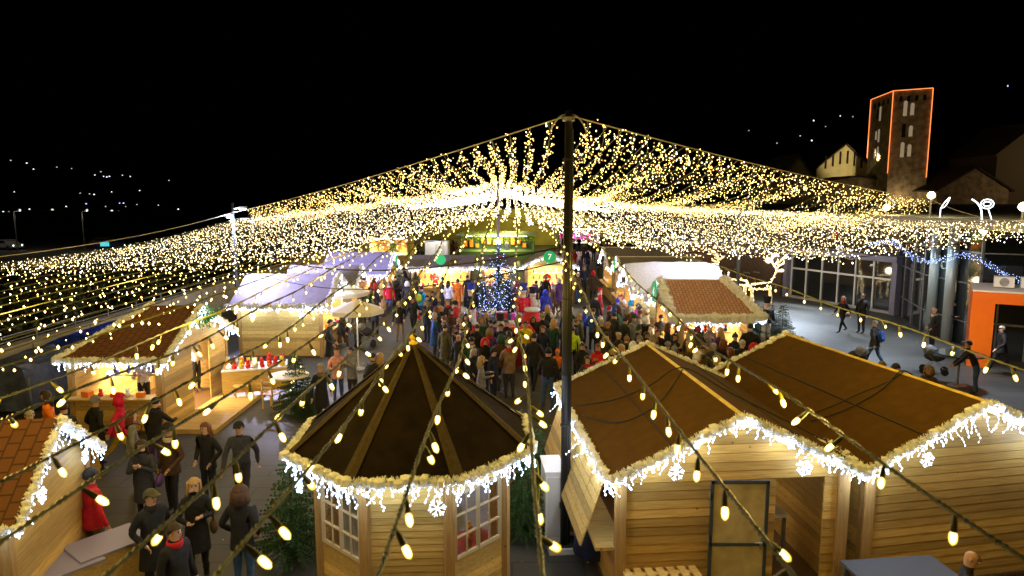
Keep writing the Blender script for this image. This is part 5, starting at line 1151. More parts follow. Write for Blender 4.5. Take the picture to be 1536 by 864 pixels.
# cloth bundle at the serving side
g = MB(); rr = random.Random(4); n = 16; vs_ = []
for j in range(9):
    for i in range(n):
        a = 2*math.pi*i/n; z = .75-.085*j; r = .12+.16*math.sin(j/8*2.4)+.03*math.sin(a*4+j); vs_.append((r*math.cos(a)*1.3, r*math.sin(a), z))
g.add(vs_, [[j*n+i, j*n+(i+1) % n, (j+1)*n+(i+1) % n, (j+1)*n+i] for j in range(8) for i in range(n)]+[list(range(n))]); x, y = gp(890, 860); o = g.build('cloth_bundle', mat('dark_blue_cloth', (.02, .03, .08), .9, noise_s=9), smooth=True, loc=(x+.05, y+.3, .1)); tag(o, 'dark blue cloth bundle sagging below the hut serving shutter', 'cloth')
# boxes and pallet wall by the hut at the edge
for k, (px, py, l) in enumerate(((88, 846, 'white topped storage box nearer the tiled hut at the edge'), (160, 815, 'white topped storage box beside the person in red jacket'))):
    x, y = gp(px, py, .82); t = thing('storage_box', l, 'box', (x, y, 0), R(-38), 'white topped storage boxes'); g = MB(); g.box(0, 0, 0, .70, .92, .775+k*.03); g.build('carcass', W_PINE, t); g = MB(); g.box(0, 0, .78+k*.03, .74, .98, .04); g.build('lid', mat('lilac_white_board', (.30, .28, .38), .4), t)
x, y = gp(116, 722); pw = thing('pallet_fence', 'upright pale pallet board standing behind the tiled hut at the edge', 'pallet fence', (x, y, 0), R(12))
for i in range(6): g = MB(); g.box(-.4+i*.16, 0, .02, .13, .025, 1.05); g.build('board', W_PINE, pw)
g = MB(); g.box(0, .03, .25, .95, .03, .08); g.box(0, .03, .8, .95, .03, .08); g.build('rail', W_PINE, pw)
# stroller
def stroller(label, x, y, rz):
    t = thing('stroller', label, 'stroller', (x, y, 0), rz); g = MB(); g.ball((0, 0, .62), .28, 0, 12, (.8, 1.2, .7)); g.build('seat_shell', cm_('charcoal'), t, True); g = MB(); g.ball((0, .16, .82), .27, 0, 12, (.85, .8, .7)); g.build('hood', cm_('grey'), t, True)
    g = MB(); g.tube(smooth_pts([(-.2, .55, 1.02), (0, .58, 1.04), (.2, .55, 1.02)]), .014, 6); g.tube([(-.2, .55, 1.02), (-.22, -.3, .2)], .012, 6); g.tube([(.2, .55, 1.02), (.22, -.3, .2)], .012, 6); g.tube([(-.2, .3, .15), (-.2, 0, .5)], .012, 6); g.tube([(.2, .3, .15), (.2, 0, .5)], .012, 6); g.build('frame', GREYM, t)
    for sx in (-.22, .22):
        for sy in (-.32, .32):
            g = MB(); g.lathe([(.1, -.02), (.12, -.015), (.12, .015), (.1, .02)], 14); o = g.build('wheel', RUBBER, t); o.location = (sx, sy, .12); o.rotation_euler = (0, R(90), 0)
x, y = gp(1284, 560); stroller('grey hooded stroller pushed by the person with the blue backpack', x, y, R(-150)); x, y = gp(1400, 560); stroller('dark stroller parked beside the round dark glass table', x, y, R(60)); x, y = gp(548, 520); stroller('dark stroller beside the woman in the quilted navy vest', x, y, R(100))
# ================================================================ pale wall, tarpaulins, dark trees beyond
g = MB(); g.box(-15.6, 41, -1.2, .4, 66, 2.75, 0)
for i in range(22): g.box(-15.385, 9.5+i*3, 0, .012, .03, 1.5, 1)
o = g.build('boundary_wall', [CONC, mat('wall_joint', (.12, .11, .1), .9)]); tag(o, 'long pale concrete wall with vertical joints along the market edge', 'wall')
rl = thing('wall_railing', 'thin steel railing running along the top of the pale wall', 'railing', (-15.6, 8, 1.55))
for z in (.12, .3): g = MB(); g.beam((0, 0, z), (0, 66, z), .03, .03); g.build('rail', STEEL, rl)
for i in range(34): g = MB(); g.box(0, i*2, 0, .04, .04, .3); g.build('post', STEEL, rl)
g = MB(); g.box(-15.2, 62, 0, .5, 24, 1.4); g.box(-11, 76, 0, 10, .4, 1.3); tag(g.build('terrace_wall', CONC), 'low pale retaining wall behind the far stalls', 'wall')
def tarp(label, x, y, rz, w, d, h, m):
    t = thing('tarpaulin_tent', label, 'tent', (x, y, 0), rz, 'covered tents against the pale wall'); g = MB(); n = 10; vs_ = []; rr = random.Random(int(w*100))
    for j in range(7):
        for i in range(n+1):
            u = i/n; z = h*(.72+.28*math.sin(math.pi*u)) if 0 < i < n else .15; vs_.append((-w/2+w*u+rr.uniform(-.02, .02), -d/2+d*j/6, z+rr.uniform(-.05, .05)))
    g.add(vs_, [[j*(n+1)+i, j*(n+1)+i+1, (j+1)*(n+1)+i+1, (j+1)*(n+1)+i] for j in range(6) for i in range(n)]); g.add([vs_[i] for i in range(n+1)], [list(range(n+1))[::-1]]); g.build('tarpaulin', m, t)
    for sx in (-w/2+.05, w/2-.05): g = MB(); g.box(sx, -d/2+.05, 0, .05, .05, h*.7); g.build('pole', STEEL, t)
tarp('deep blue tarpaulin tent behind the brown tiled food hut', -13.9, 22.6, R(4), 2.8, 2.6, 1.75, mat('blue_tarpaulin', (.02, .05, .75), .35, noise_s=5, amt=.5, bump=.6)); tarp('grey blue tarpaulin tent between the pale wall and the deep blue one', -14.3, 19.6, R(2), 1.6, 2.2, 1.6, mat('grey_blue_tarpaulin', (.08, .10, .2), .4, noise_s=5, amt=.5, bump=.6))
def bush_tree(name, label, x, y, z, h, r, seed, m, grp, cat='tree', leaf=.16, n=900):
    rr = random.Random(seed); t = thing(name, label, cat, (x, y, z), 0, grp); g = MB(); g.tube([(0, 0, 0), (.1, 0, h*.4), (0, .1, h*.75)], [.14, .1, .03], 7)
    for k in range(5): a = k*1.26; g.tube([(0, 0, h*(.35+.05*k)), (r*.5*math.cos(a), r*.5*math.sin(a), h*(.55+.06*k))], [.05, .015], 5)
    g.build('trunk', BARK, t); g = MB(); cl = [(Vector((rr.gauss(0, r*.42), rr.gauss(0, r*.42), h*rr.uniform(.42, .92))), rr.uniform(.25, .5)*r) for _ in range(14)]
    for k in range(n):
        c, q = rr.choice(cl); d = Vector([rr.gauss(0, 1) for _ in range(3)]).normalized(); p = c+d*q*rr.uniform(.5, 1); u = Vector([rr.gauss(0, 1) for _ in range(3)]).normalized()*leaf; w = d.cross(u).normalized()*leaf*.5; g.add([p-u, p+w, p+u, p-w], [[0, 1, 2, 3]])
    g.build('crown', m, t)
DKF = mat('night_foliage', (.045, .06, .02), .85, noise_s=2, amt=.5)
for k, y in enumerate((24, 29, 34, 40, 47, 54, 62, 72)):
    bush_tree('dark_tree', ['dark tree beyond the pale wall, first from the tent side', 'dark tree beyond the pale wall, second from the tent side', 'dark tree beyond the pale wall behind the lamp post', 'dark tree beyond the pale wall past the lamp post', 'dark tree beyond the pale wall near the lilac hut', 'dark tree beyond the pale wall near the blue roofed hut', 'dark tree beyond the pale wall near its far end', 'last dark tree beyond the far end of the pale wall'][k], -19-k*.3, y, -1.2, 4.2+.35*math.sin(k*2), 2.3, 60+k, DKF, 'dark trees beyond the pale wall')
# ================================================================ far kiosks behind the stalls
def kiosk(label, px0, px1, Y, h, wallm, inner, power, roofm=GREYM, dep=4, cat='kiosk', nm='kiosk', col=(1, .8, .5)):
    x0 = gd(px0, 370, Y)[0]; x1 = gd(px1, 370, Y)[0]; w = x1-x0; t = thing(nm, label, cat, (x0, Y, 0)); g = MB()
    g.box(w/2, dep/2, 0, w, dep, .9); g.box(w/2, dep, .9, w, .1, h-.9); g.box(.05, dep/2, .9, .1, dep, h-.9); g.box(w-.05, dep/2, .9, .1, dep, h-.9); g.build('body', wallm, t)
    g = MB(); g.box(w/2, dep/2-.4, h, w+.6, dep+1.2, .15); g.build('roof', roofm, t); g = MB(); g.box(w/2, .3, h-.16, w*.8, .12, .06); g.build('light_tube', mat('lit_tube', (1, .9, .7), emit=(1, .85, .6), estr=8), t)
    lamp('AREA', (x0+w/2, Y+1.3, h-.25), power, col, w*.5, name='kiosk_lamp'); rr = random.Random(int(px0))
    for i in range(int(w*1.6)): g = MB(); g.box(.3+i*.6, dep-.4, 1.0+rr.uniform(0, .5), .35, .2, rr.uniform(.3, .9), 0); g.build('display_board', inner, t)
    return t
kiosk('far warm lit kiosk behind the blue lilac roofed hut', 553, 612, 62, 2.5, W_PINE, mat('goods_brown', COLS['brown'], .5), 700)
kiosk('wide far kiosk with greenery glowing yellow green along its front', 690, 802, 66, 2.5, mat('dark_green_boards', (.03, .06, .02), .7), mat('goods_orange', COLS['orange'], .5), 900, col=(1, .95, .4))
kiosk('far kiosk with pink lit sign beyond the dark pole', 838, 900, 78, 2.6, mat('grey_boards', (.15, .15, .15), .7), mat('goods_pink', COLS['pink'], .5), 500, col=(1, .7, .75))
x0 = gd(690, 350, 65.4)[0]; g = MB(); rr = random.Random(2)
for k in range(2600):
    p = Vector((x0+rr.uniform(0, 7.2), 65.2+rr.uniform(-.35, .35), 2.45+rr.gauss(0, .22))); q = p+Vector([rr.uniform(-.12, .12) for _ in range(3)]); w = Vector([rr.uniform(-.06, .06) for _ in range(3)]); g.add([p, q, p+w], [[0, 1, 2]])
tag(g.build('climbing_greenery', mat('yellow_green_leaves', (.28, .42, .03), .6)), 'yellow green lit leaves hanging along the wide far kiosk', 'climbing plant')
lamp('AREA', (x0+3.6, 63.8, 3.2), 500, (1, .95, .3), 3, lookrot((x0+3.6, 63.8, 3.2), (x0+3.6, 65.4, 2.3)), 'kiosk_lamp')
wbx = gd(656, 364, 60); t = thing('white_container', 'plain white container standing behind the grey roofed stalls', 'container', (wbx[0], 60, 0)); g = MB(); g.box(0, 0, 0, 1.95, 1.8, 2.35); g.build('body', WHITE, t); g = MB(); g.box(0, 0, 2.35, 2.05, 1.9, .06); g.build('roof', GREYM, t); g = MB(); g.box(.3, -.91, .1, .8, .02, 2.0); g.build('door', mat('light_grey_enamel', (.6, .6, .6), .4), t)
lamp('POINT', (wbx[0], 57.5, 2.8), 160, (1, .95, .9), .2, name='kiosk_lamp')
# arched marquee
mq = thing('arched_marquee', 'wide arched olive lit marquee roof rising behind the far kiosks', 'marquee', (1.0, 88, 0)); g = MB(); vs_ = []
for j in range(5):
    for i in range(21):
        a = math.pi*i/20; vs_.append((-13.5*math.cos(a), j*5, 1.2+3.4*math.sin(a)))
g.add(vs_, [[j*21+i, j*21+i+1, (j+1)*21+i+1, (j+1)*21+i] for j in range(4) for i in range(20)]); g.build('roof', mat('olive_canvas', (.32, .27, .06), .8, noise_s=.6), mq); g = MB(); g.add([vs_[i] for i in range(21)]+[(13.5, 0, 0), (-13.5, 0, 0)], [list(range(23))[::-1]]); g.build('gable_wall', mat('olive_canvas', (.32, .27, .06), .8), mq)
lamp('POINT', (0, 80, 6.5), 1500, (1, .85, .3), .5, name='marquee_floodlight'); lamp('POINT', (6, 84, 5.5), 600, (1, .85, .3), .5, name='marquee_floodlight')
# ================================================================ glass building side
GLB = thing('glass_building', 'long dark glass building with a wide flat overhanging roof', 'building', (19.5, 10, 0))
g = MB(); pl = [(15.2-19.5, 2), (16.2-19.5, -4), (60, -4), (60, 62), (11.6-19.5+1, 62), (12.6-19.5, 34)]
g.add([(x, y, 5.1) for x, y in pl]+[(x, y, 5.42) for x, y in pl], [list(range(6))[::-1], list(range(6, 12))]+[[i, (i+1) % 6, (i+1) % 6+6, i+6] for i in range(6)]); g.build('roof', mat('blue_grey_roof_sheet', (.42, .45, .55), .5, noise_s=1.5, amt=.2), GLB)
fac = [(20.6, 36.2), (18.9, 31.0), (18.7, 27.0), (24, 24), (26, 4)]
for (a, b) in zip(fac, fac[1:]):
    A, B = Vector((a[0]-19.5, a[1]-10, 0)), Vector((b[0]-19.5, b[1]-10, 0)); g = MB(); g.beam(A+Vector((0, 0, 2.55)), B+Vector((0, 0, 2.55)), .06, 5.1); g.build('glazing', GLASSD, GLB)
    n = max(2, int((B-A).length/1.5)); d = (B-A).normalized(); nn = Vector((-d.y, d.x, 0)); nn = nn if nn.x < 0 else -nn
    for i in range(n+1): g = MB(); p = A.lerp(B, i/n)+nn*.06; g.box(p.x, p.y, 0, .05, .05, 5.1); g.build('mullion', GREYM, GLB)
    for z in (1.0, 2.6, 3.9): g = MB(); g.beam(A+nn*.05+Vector((0, 0, z)), B+nn*.05+Vector((0, 0, z)), .03, .05); g.build('transom_or_reflection', GREYM, GLB)
for (px, Y) in ((1408, 30.0), (1434, 28.6)):
    x = gd(px, 450, Y)[0]-.3; g = MB(); g.lathe([(.2, 0), (.2, 5.1)], 16); o = g.build('column', mat('pale_blue_lit_column', (.45, .55, .62), .3, .3), GLB, True); o.location = (x-19.5, Y-10, 0)
lamp('SPOT', (17.2, 28.5, 4.9), 260, (.7, .88, 1), .2, lookrot((17.2, 28.5, 4.9), (18.2, 29.6, 0)), 'canopy_downlight', 80)
def gblock(name, label, x0, y0, x1, y1, dep, h, m, cat='building'):
    a = math.atan2(y1-y0, x1-x0); L = math.dist((x0, y0), (x1, y1)); t = thing(name, label, cat, (x0, y0, 0), a); return t, L
gx0, gy0 = 16.9, 42.0; gx1, gy1 = 19.9, 35.2
gb, L = gblock('glass_vestibule', 'grey framed entrance block with tall white mullioned windows', gx0, gy0, gx1, gy1, 0, 0, None)
LIL = mat('grey_lilac_cladding', (.20, .19, .27), .5, noise_s=3, amt=.1)
g = MB(); g.box(L/2, 2, 2.75, L+.3, 4.4, .3); g.build('roof_frame', LIL, gb)
for xx in (-.02, L-.12): g = MB(); g.box(xx+.1, 2, 0, .3, 4.2, 2.75); g.build('side_frame', LIL, gb)
g = MB(); g.box(L/2, .3, .05, L-.4, .06, 2.7); g.build('glazing', GLASSD, gb)
for i in range(7): g = MB(); g.box(.3+i*(L-.6)/6, .22, .05, .07, .08, 2.7); g.build('mullion', mat('white_mullion_or_reflection', (.8, .78, .74), .5), gb)
g = MB(); g.box(L/2, .2, .0, L-.4, .25, .12); g.build('plinth', CONC, gb); g = MB(); g.box(L/2, .24, 1.75, L-.6, .05, .10); g.build('transom_or_reflection', mat('white_mullion_or_reflection', (.8, .78, .74), .5), gb)  # pale bar at mid height stands for a reflection across the glazing
def text3d(body, size, m, parent, loc, rot, nm='lettering', ext=.03):
    f = bpy.data.curves.new(nm, 'FONT'); f.body = body; f.size = size; f.extrude = ext; tmp = bpy.data.objects.new('tmp_curve', f); COL.objects.link(tmp); bpy.context.view_layer.update()
    me = bpy.data.meshes.new_from_object(tmp.evaluated_get(bpy.context.evaluated_depsgraph_get())); bpy.data.objects.remove(tmp); me.materials.clear(); me.materials.append(m); o = bpy.data.objects.new(nm, me); COL.objects.link(o); o.parent = parent; o.location = loc; o.rotation_euler = rot; return o
text3d('IS', .55, mat('white_lettering2', (.8, .8, .82), emit=(1, 1, 1), estr=.35), gb, (L*.5, .05, 3.05), (R(90), 0, 0))
text3d('CE', .5, mat('dim_grey_lettering', (.3, .36, .36), .5), GLB, (18.55-19.5, 29.4-10, 3.05), (R(90), 0, R(-88)))
lamp('POINT', (15.2, 36.5, 3.9), 150, (.8, .84, 1), .2, name='canopy_downlight'); lamp('POINT', (17.0, 31.5, 4.3), 90, (.7, .88, 1), .2, name='canopy_downlight')  # added unseen lamps, to brighten the vestibule frame and mullions
# bright light by the vestibule washing the pavement
lamp('SPOT', (15.5, 38, 4.9), 5200, (.72, .84, 1), .3, lookrot((15.5, 38, 4.9), (13.8, 36, 0)), 'canopy_downlight', 95); lamp('SPOT', (16.0, 30, 4.9), 1700, (.72, .84, 1), .3, lookrot((16.0, 30, 4.9), (14.5, 29, 0)), 'canopy_downlight', 95); lamp('SPOT', (15.8, 23, 4.9), 1300, (.72, .84, 1), .3, lookrot((15.8, 23, 4.9), (14.8, 22, 0)), 'canopy_downlight', 95)
for (x, y) in ((15.5, 38), (16, 30), (15.8, 23)): g = MB(); g.lathe([(.14, 0), (.14, .05)], 14); o = g.build('downlight', mat('cold_lamp_lens', (1, 1, 1), emit=(.8, .88, 1), estr=25), GLB); o.location = (x-19.5, y-10, 5.04)
for k in range(6): p = (14.2+k*.02, 44-k*.2, 0)
bb, L2 = gblock('brown_clad_block', 'dark brown clad block with a round wall lamp beside the grey framed entrance', 14.6, 47.5, 16.8, 42.3, 0, 0, None)
g = MB(); g.box(L2/2, 2, 0, L2, 4, 2.95); g.build('body', mat('dark_brown_cladding', (.085, .055, .045), .5, noise_s=5), bb)
for k in range(4): g = MB(); g.box(.8+k*.9, -.02, 1.1+.12*(k % 2), .6, .03, .07); g.build('louvre', STEEL, bb)
g = MB(); g.ball((L2-.9, -.25, 2.15), .2, 0, 12); g.build('globe_lamp', mat('warm_globe', (1, .9, .7), emit=(1, .85, .62), estr=1.6), bb, True); lamp('POINT', tuple(Vector((16.1, 43.0, 2.2))), 40, (1, .85, .6), .2, name='wall_globe')
br_ = thing('low_brown_building', 'long low brown building behind the snow covered hut', 'building', (11.2, 50.5, 0), R(-3)); g = MB(); g.box(2.6, 2.5, 0, 6.2, 5, 2.7); g.build('body', mat('reddish_brown_render', (.20, .11, .085), .8, noise_s=2), br_); g = MB(); g.box(2.6, 2.3, 2.7, 6.8, 5.6, .2); g.build('roof', GREYM, br_)
for k in range(5): g = MB(); g.box(6.2+k*.55, -.4, 0, .05, .05, 2.8); g.build('white_post', WHITE, br_)
lamp('POINT', (13, 47.5, 3.2), 90, (1, .75, .5), .2, name='wall_globe')
# orange portal
opx, opy = gp(1449, 548); op = thing('orange_portal', 'bright orange boxed entrance portal with glazed doors', 'entrance portal', (opx, opy, 0), R(-32))
g = MB(); g.box(.35, 1.2, 0, .7, 2.6, 2.75); g.build('side_wall', ORANGE, op); g = MB(); g.box(3.2, 1.2, 2.35, 5.0, 2.6, .4); g.build('lintel', ORANGE, op); g = MB(); g.box(3.0, 1.2, 2.752, 6.0, 2.66, .06); g.build('roof_sheet', mat('pale_roof_sheet', (.7, .66, .62), .5), op); g = MB(); g.box(5.9, 1.2, 0, .5, 2.6, 2.75); g.build('side_wall', ORANGE, op)
g = MB(); g.box(3.2, 1.8, 0, 5.0, .05, 2.35); g.build('glazing', GLASSD, op)
for i in range(6): g = MB(); g.box(.9+i*.92, 1.74, 0, .06, .07, 2.35); g.build('mullion', STEEL, op)
g = MB(); g.box(3.2, 1.73, 1.3, 5.0, .06, .08); g.build('transom_or_reflection', STEEL, op)
lamp('SPOT', (opx-1.5, opy-3.0, 4.6), 420, (1, .82, .7), .2, lookrot((opx-1.5, opy-3, 4.6), (opx+.8, opy, 1.4)), 'canopy_downlight', 75)
for k in range(4):
    t = thing('roof_air_unit', 'white air unit on the roof of the orange portal, %s' % ['at its open end', 'second from its open end', 'third from its open end', 'partly cut by the photo edge'][k], 'air unit', (opx+1.35+k*.68, opy+.35-k*.42, 2.81), R(-32), 'air units on the orange portal')
    g = MB(); g.box(0, 0, .05, .6, .45, .38); g.build('housing', WHITE, t); g = MB(); g.lathe([(.15, 0), (.15, .02)], 14); o = g.build('fan_grille', GREYM, t); o.location = (0, -.23, .24); o.rotation_euler = (R(90), 0, 0)
# blue wave of lights under the roof
g = MB(); pts = []
for i in range(120): t = i/119; pts.append(Vector((17.9+.5*t, 34-9.5*t, 3.75+.28*math.sin(t*11)-.35*t)))
g.tube(pts, .01, 4, 0); rr = random.Random(8)
for p in pts:
    for k in range(3): g.octa(p+Vector([rr.uniform(-.12, .12) for _ in range(3)]), .013, 1)
tag(g.build('wavy_light_garland', [CABLEG, GLOWI]), 'wavy blue white light garland hung below the flat roof', 'light garland')
# big yellow globes and lit outline figures above the roof
for k, (px, py, Y, fig) in enumerate(((1397, 293, 24, 1), (1475, 345, 23, 2), (1330, 311, 27, 0), (1535, 310, 20, 0))):
    x, y, z = gd(px, py, Y); t = thing('roof_globe_lamp', ['yellow globe lamp beside a lit outline wing on the roof', 'yellow globe lamp hanging under the ringed lit outline figure', 'yellow globe lamp where the sloping cable nears the roof', 'yellow globe lamp cut by the photo edge'][k], 'globe lamp', (x, y, min(z, 5.42)-.0 if z > 5.42 else 5.42), 0, 'yellow globe lamps on the flat roof')
    t.location.z = 5.42 if z > 5.42 else 5.1; b = z-t.location.z; g = MB(); g.ball((0, 0, b), .13, 0, 12); g.build('globe', mat('yellow_globe', (1, .8, .3), emit=(1, .78, .22), estr=14), t, True); g = MB(); g.tube([(0, 0, 0), (0, 0, b-.1 if b > 0 else b+.1)], .03, 6); g.build('stem', GREYM, t)
    lamp('POINT', (x, y-.3, z+.25), 70, (1, .75, .25), .15, name='roof_globe')
x, y, z = gd(1475, 305, 21); t = thing('outline_light_figure', 'white lit outline figure with an oval ring above the flat roof', 'light figure', (x, y, 5.42)); g = MB(); w_ = mat('white_tube_light', (1, 1, 1), emit=(.8, .9, 1), estr=4)
g.tube(smooth_pts([(-.36, 0, .62), (-.18, 0, .5), (-.05, 0, .3), (.0, 0, 0)]), .022, 5); g.tube([(.3, 0, 0), (.16, 0, .34)], .014, 5); g.build('tube', w_, t); g = MB(); g.tube([(.12+.2*math.cos(a*math.pi/12), 0, .48+.14*math.sin(a*math.pi/12)) for a in range(25)], .014, 5); g.tube([(.12+.12*math.cos(a*math.pi/12), 0, .48+.07*math.sin(a*math.pi/12)) for a in range(25)], .012, 5); g.build('ring', w_, t)
x, y, z = gd(1412, 300, 24); t = thing('outline_light_wing', 'white lit outline wing beside the yellow globe lamp', 'light figure', (x, y, 5.42)); g = MB(); g.tube(smooth_pts([(0, 0, .3), (.12, 0, .5), (.3, 0, .68), (.16, 0, .38), (0, 0, .3)]), .013, 5); g.tube([(0, 0, 0), (0, 0, .3)], .015, 5); g.build('tube', w_, t)
# flags
fx, fy, fz = gd(1242, 352, 40); fl = thing('flag_pair', 'blue yellow and red flag on a short staff on the grey entrance block', 'flag', (fx, fy, 2.91)); fz -= 2.91; g = MB(); g.lathe([(.03, 0), (.025, fz+.4)], 8); g.build('staff', STEEL, fl)
for i, c in enumerate(('blue', 'yellow', 'red')): g = MB(); g.slab([(.03+i*.2, .02*i, fz-.3), (.23+i*.2, .02*i+.02, fz-.25), (.23+i*.2, .02*i+.02, fz+.2), (.03+i*.2, .02*i, fz+.25)], .01); g.build('flag_band', mat('goods_'+c, COLS[c], .5), fl)
# lit reindeer
def reindeer(label, px, py, s, rz):
    x, y = gp(px, py); t = thing('reindeer_figure', label, 'reindeer figure', (x, y, 0), rz, 'lit reindeer figures'); t.scale = (s, s, s); g = MB(); rr = random.Random(px); seg = []
    def ln(*p): seg.append([Vector(q) for q in p])
    ln((-.5, 0, 1.0), (.5, 0, 1.05), (.75, 0, 1.5), (1.0, 0, 1.5)); ln((-.5, 0, .8), (.45, 0, .78)); ln((-.5, 0, 1.0), (-.6, 0, .8), (-.5, 0, .8))
    for xx, yy in ((-.5, -.12), (-.42, .12), (.42, -.12), (.5, .12)): ln((xx, yy*.4, .85), (xx+.03, yy, .45), (xx, yy, 0))
    for sg in (-1, 1): ln((.78, .03*sg, 1.55), (.66, .2*sg, 1.85), (.85, .42*sg, 2.15)); ln((.66, .2*sg, 1.85), (.45, .38*sg, 2.0)); ln((.72, .28*sg, 1.98), (.98, .3*sg, 2.2)); ln((.7, .12*sg, 1.7), (.95, .2*sg, 1.85))
    g.ball((1.0, 0, 1.5), .1, 0, 8, (1.4, .8, .8))
    for s_ in seg: g.tube(s_, .035, 5)
    g.build('body', mat('glowing_wicker', (.8, .65, .4), .7, emit=(1, .7, .35), estr=.35), t); g = MB()  # frame given its own glow, as if lit by its bulbs
    for s_ in seg:
        for p in path_pts(s_, .05): g.octa(p+Vector([rr.uniform(-.04, .04) for _ in range(3)]), .018, 0)
    o = g.build('fairy_light', GLOWD, t); o['kind'] = 'stuff'
reindeer('lit reindeer figure behind the dark post beside the pink roof', 1100, 455, 1.35, R(160)); reindeer('lit reindeer figure with its antlers towards the grey framed windows', 1140, 462, 1.35, R(20)); lamp('POINT', gp(1120, 462)+(1.6,), 60, (1, .75, .4), .2, name='reindeer_glow')
# ================================================================ church on the slope
CH = (0, 0)
hb = MB()
def ell(name, pts, m): g = MB(); g.slab(pts, .2); return tag(g.build(name, m), kind='structure')
mA, mR, mL = Vector((48.9, 90, 0)), Vector((52.6, 87.7, 0)), Vector((50.2, 98, 0)); TOP = 19.5
tw = thing('church_tower', 'square stone church tower edged with glowing orange lines', 'tower', (48.9, 90, 0)); o0 = mA; B = [Vector((0, 0, 0)), mR-mA, mR-mA+(mL-mA), mL-mA]
g = MB(); g.hexa([v-Vector((0, 0, 1.2)) for v in B]+[v+Vector((0, 0, TOP)) for v in B]); g.build('wall', STONE2, tw)
def edge(a, b): g = MB(); g.tube([a, b], .05, 5); g.build('neon_edge', NEON, tw)
up = lambda v, z: Vector((v.x, v.y, z)); out = Vector((-.12, -.12, 0))
edge(up(B[0]+out, 9.2), up(B[0]+out, TOP+.1)); edge(up(B[1]+out, 8.6), up(B[1]+out, TOP+.1)); edge(up(B[3]+out, 11.6), up(B[3]+out, TOP+.1)); edge(up(B[0]+out, TOP+.1), up(B[1]+out, TOP+.1)); edge(up(B[0]+out, TOP+.1), up(B[3]+out, TOP+.1))
LITW = mat('lamplit_window_interior', (.5, .42, .3), emit=(1, .78, .5), estr=.22); DKW = mat('dark_window_hollow', (.01, .008, .006), .9)
def arch(a, b, u, z, w, h, m, nm='window', parent=tw, off=.06):
    d = (b-a).normalized(); n = Vector((d.y, -d.x, 0)); n = n if n.y < 0 or n.x < -.5 else -n; c = a+(b-a)*u+n*off; prof = [(-w/2, 0), (w/2, 0), (w/2, h-w/2)]+[(w/2*math.cos(t), h-w/2+w/2*math.sin(t)) for t in [math.pi*i/6 for i in range(1, 6)]]+[(-w/2, h-w/2)]
    g = MB(); N_ = len(prof); g.add([c+d*x+Vector((0, 0, z+y)) for x, y in prof]+[c-n*.1+d*x+Vector((0, 0, z+y)) for x, y in prof], [list(range(N_)), list(range(N_, 2*N_))[::-1]]+[[i, (i+1) % N_, (i+1) % N_+N_, i+N_] for i in range(N_)]); return g.build(nm, m, parent)
for (z, h) in ((16.5, 1.9), (13.7, 1.7), (11.2, 1.9)):
    for du in (-.09, .09):
        arch(B[0], B[1], .42+du, z+.12*math.sin(z*5+du*30), .42, h*(.8 if du > 0 else 1), LITW if (z != 13.7 or du > 0) else DKW); arch(B[3], B[0], .42+du*.7, z-.2*du*10, .5, h*(1 if du > 0 else .7), LITW if (z < 16 or du > 0) else DKW)
for u in (.2, .4, .6, .8): arch(B[0], B[1], u, TOP-1.3, .35, .7, DKW); arch(B[3], B[0], u, TOP-1.3, .5, .7, DKW)
lamp('SPOT', (42, 76, 6), 480, (1, .55, .25), .3, lookrot((42, 76, 6), (50, 90, 15)), 'church_floodlight', 45)
def gabled(name, label, px0, px1, Y, ze, zr, dep, m, roofm, cat='building', yaw=0):
    x0 = gd(px0, 300, Y)[0]; x1 = gd(px1, 300, Y)[0]; W = x1-x0; t = thing(name, label, cat, (x0, Y, 0), yaw); g = MB()
    f = [(0, 0, -1.2), (W, 0, -1.2), (W, 0, ze), (W/2, 0, zr), (0, 0, ze)]; b = [(x, dep, z) for x, y, z in f]; g.add(f+b, [[0, 1, 2, 3, 4], [9, 8, 7, 6, 5], [0, 5, 6, 1], [1, 6, 7, 2], [4, 9, 5, 0]]); g.build('wall', m, t); g = MB()
    s = (zr-ze)/(W/2); g.slab([(-.5, -.4, ze-.5*s+.05), (W/2, -.4, zr+.05), (W/2, dep+.4, zr+.05), (-.5, dep+.4, ze-.5*s+.05)], .2); g.slab([(W/2, -.4, zr+.05), (W+.5, -.4, ze-.5*s+.05), (W+.5, dep+.4, ze-.5*s+.05), (W/2, dep+.4, zr+.05)], .2); g.build('roof', roofm, t); return t, W
DKR = mat('dark_old_roof', (.05, .035, .025), .9, noise_s=2)
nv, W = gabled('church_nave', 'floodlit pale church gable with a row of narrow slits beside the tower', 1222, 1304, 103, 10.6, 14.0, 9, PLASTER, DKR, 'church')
for i in range(6): arch(Vector((0, 0, 0)), Vector((W, 0, 0)), .16+.13*i, 9.9+1.3*(1-abs(.16+.13*i-.5)*2), .28, 1.9, DKW, parent=nv)
lamp('SPOT', (49.5, 93, 11.4), 12000, (1, .83, .42), .3, lookrot((49.5, 93, 11.4), (50.5, 103, 12.2)), 'church_floodlight', 64)
ap, W = gabled('church_apse', 'lower church wing with blind arches under a dark roof', 1228, 1338, 94, 8.3, 9.0, 7, STONE2, DKR, 'church')
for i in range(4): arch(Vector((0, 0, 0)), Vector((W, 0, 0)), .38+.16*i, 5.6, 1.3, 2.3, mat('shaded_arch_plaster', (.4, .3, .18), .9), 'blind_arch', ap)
lamp('POINT', (49, 88, 5.5), 220, (1, .75, .4), .3, name='church_floodlight')
gabled('old_house', 'dim gabled house next to the floodlit church gable', 1172, 1214, 100, 9.5, 12.3, 9, mat('dim_plaster', (.25, .2, .13), .9), DKR, 'house')
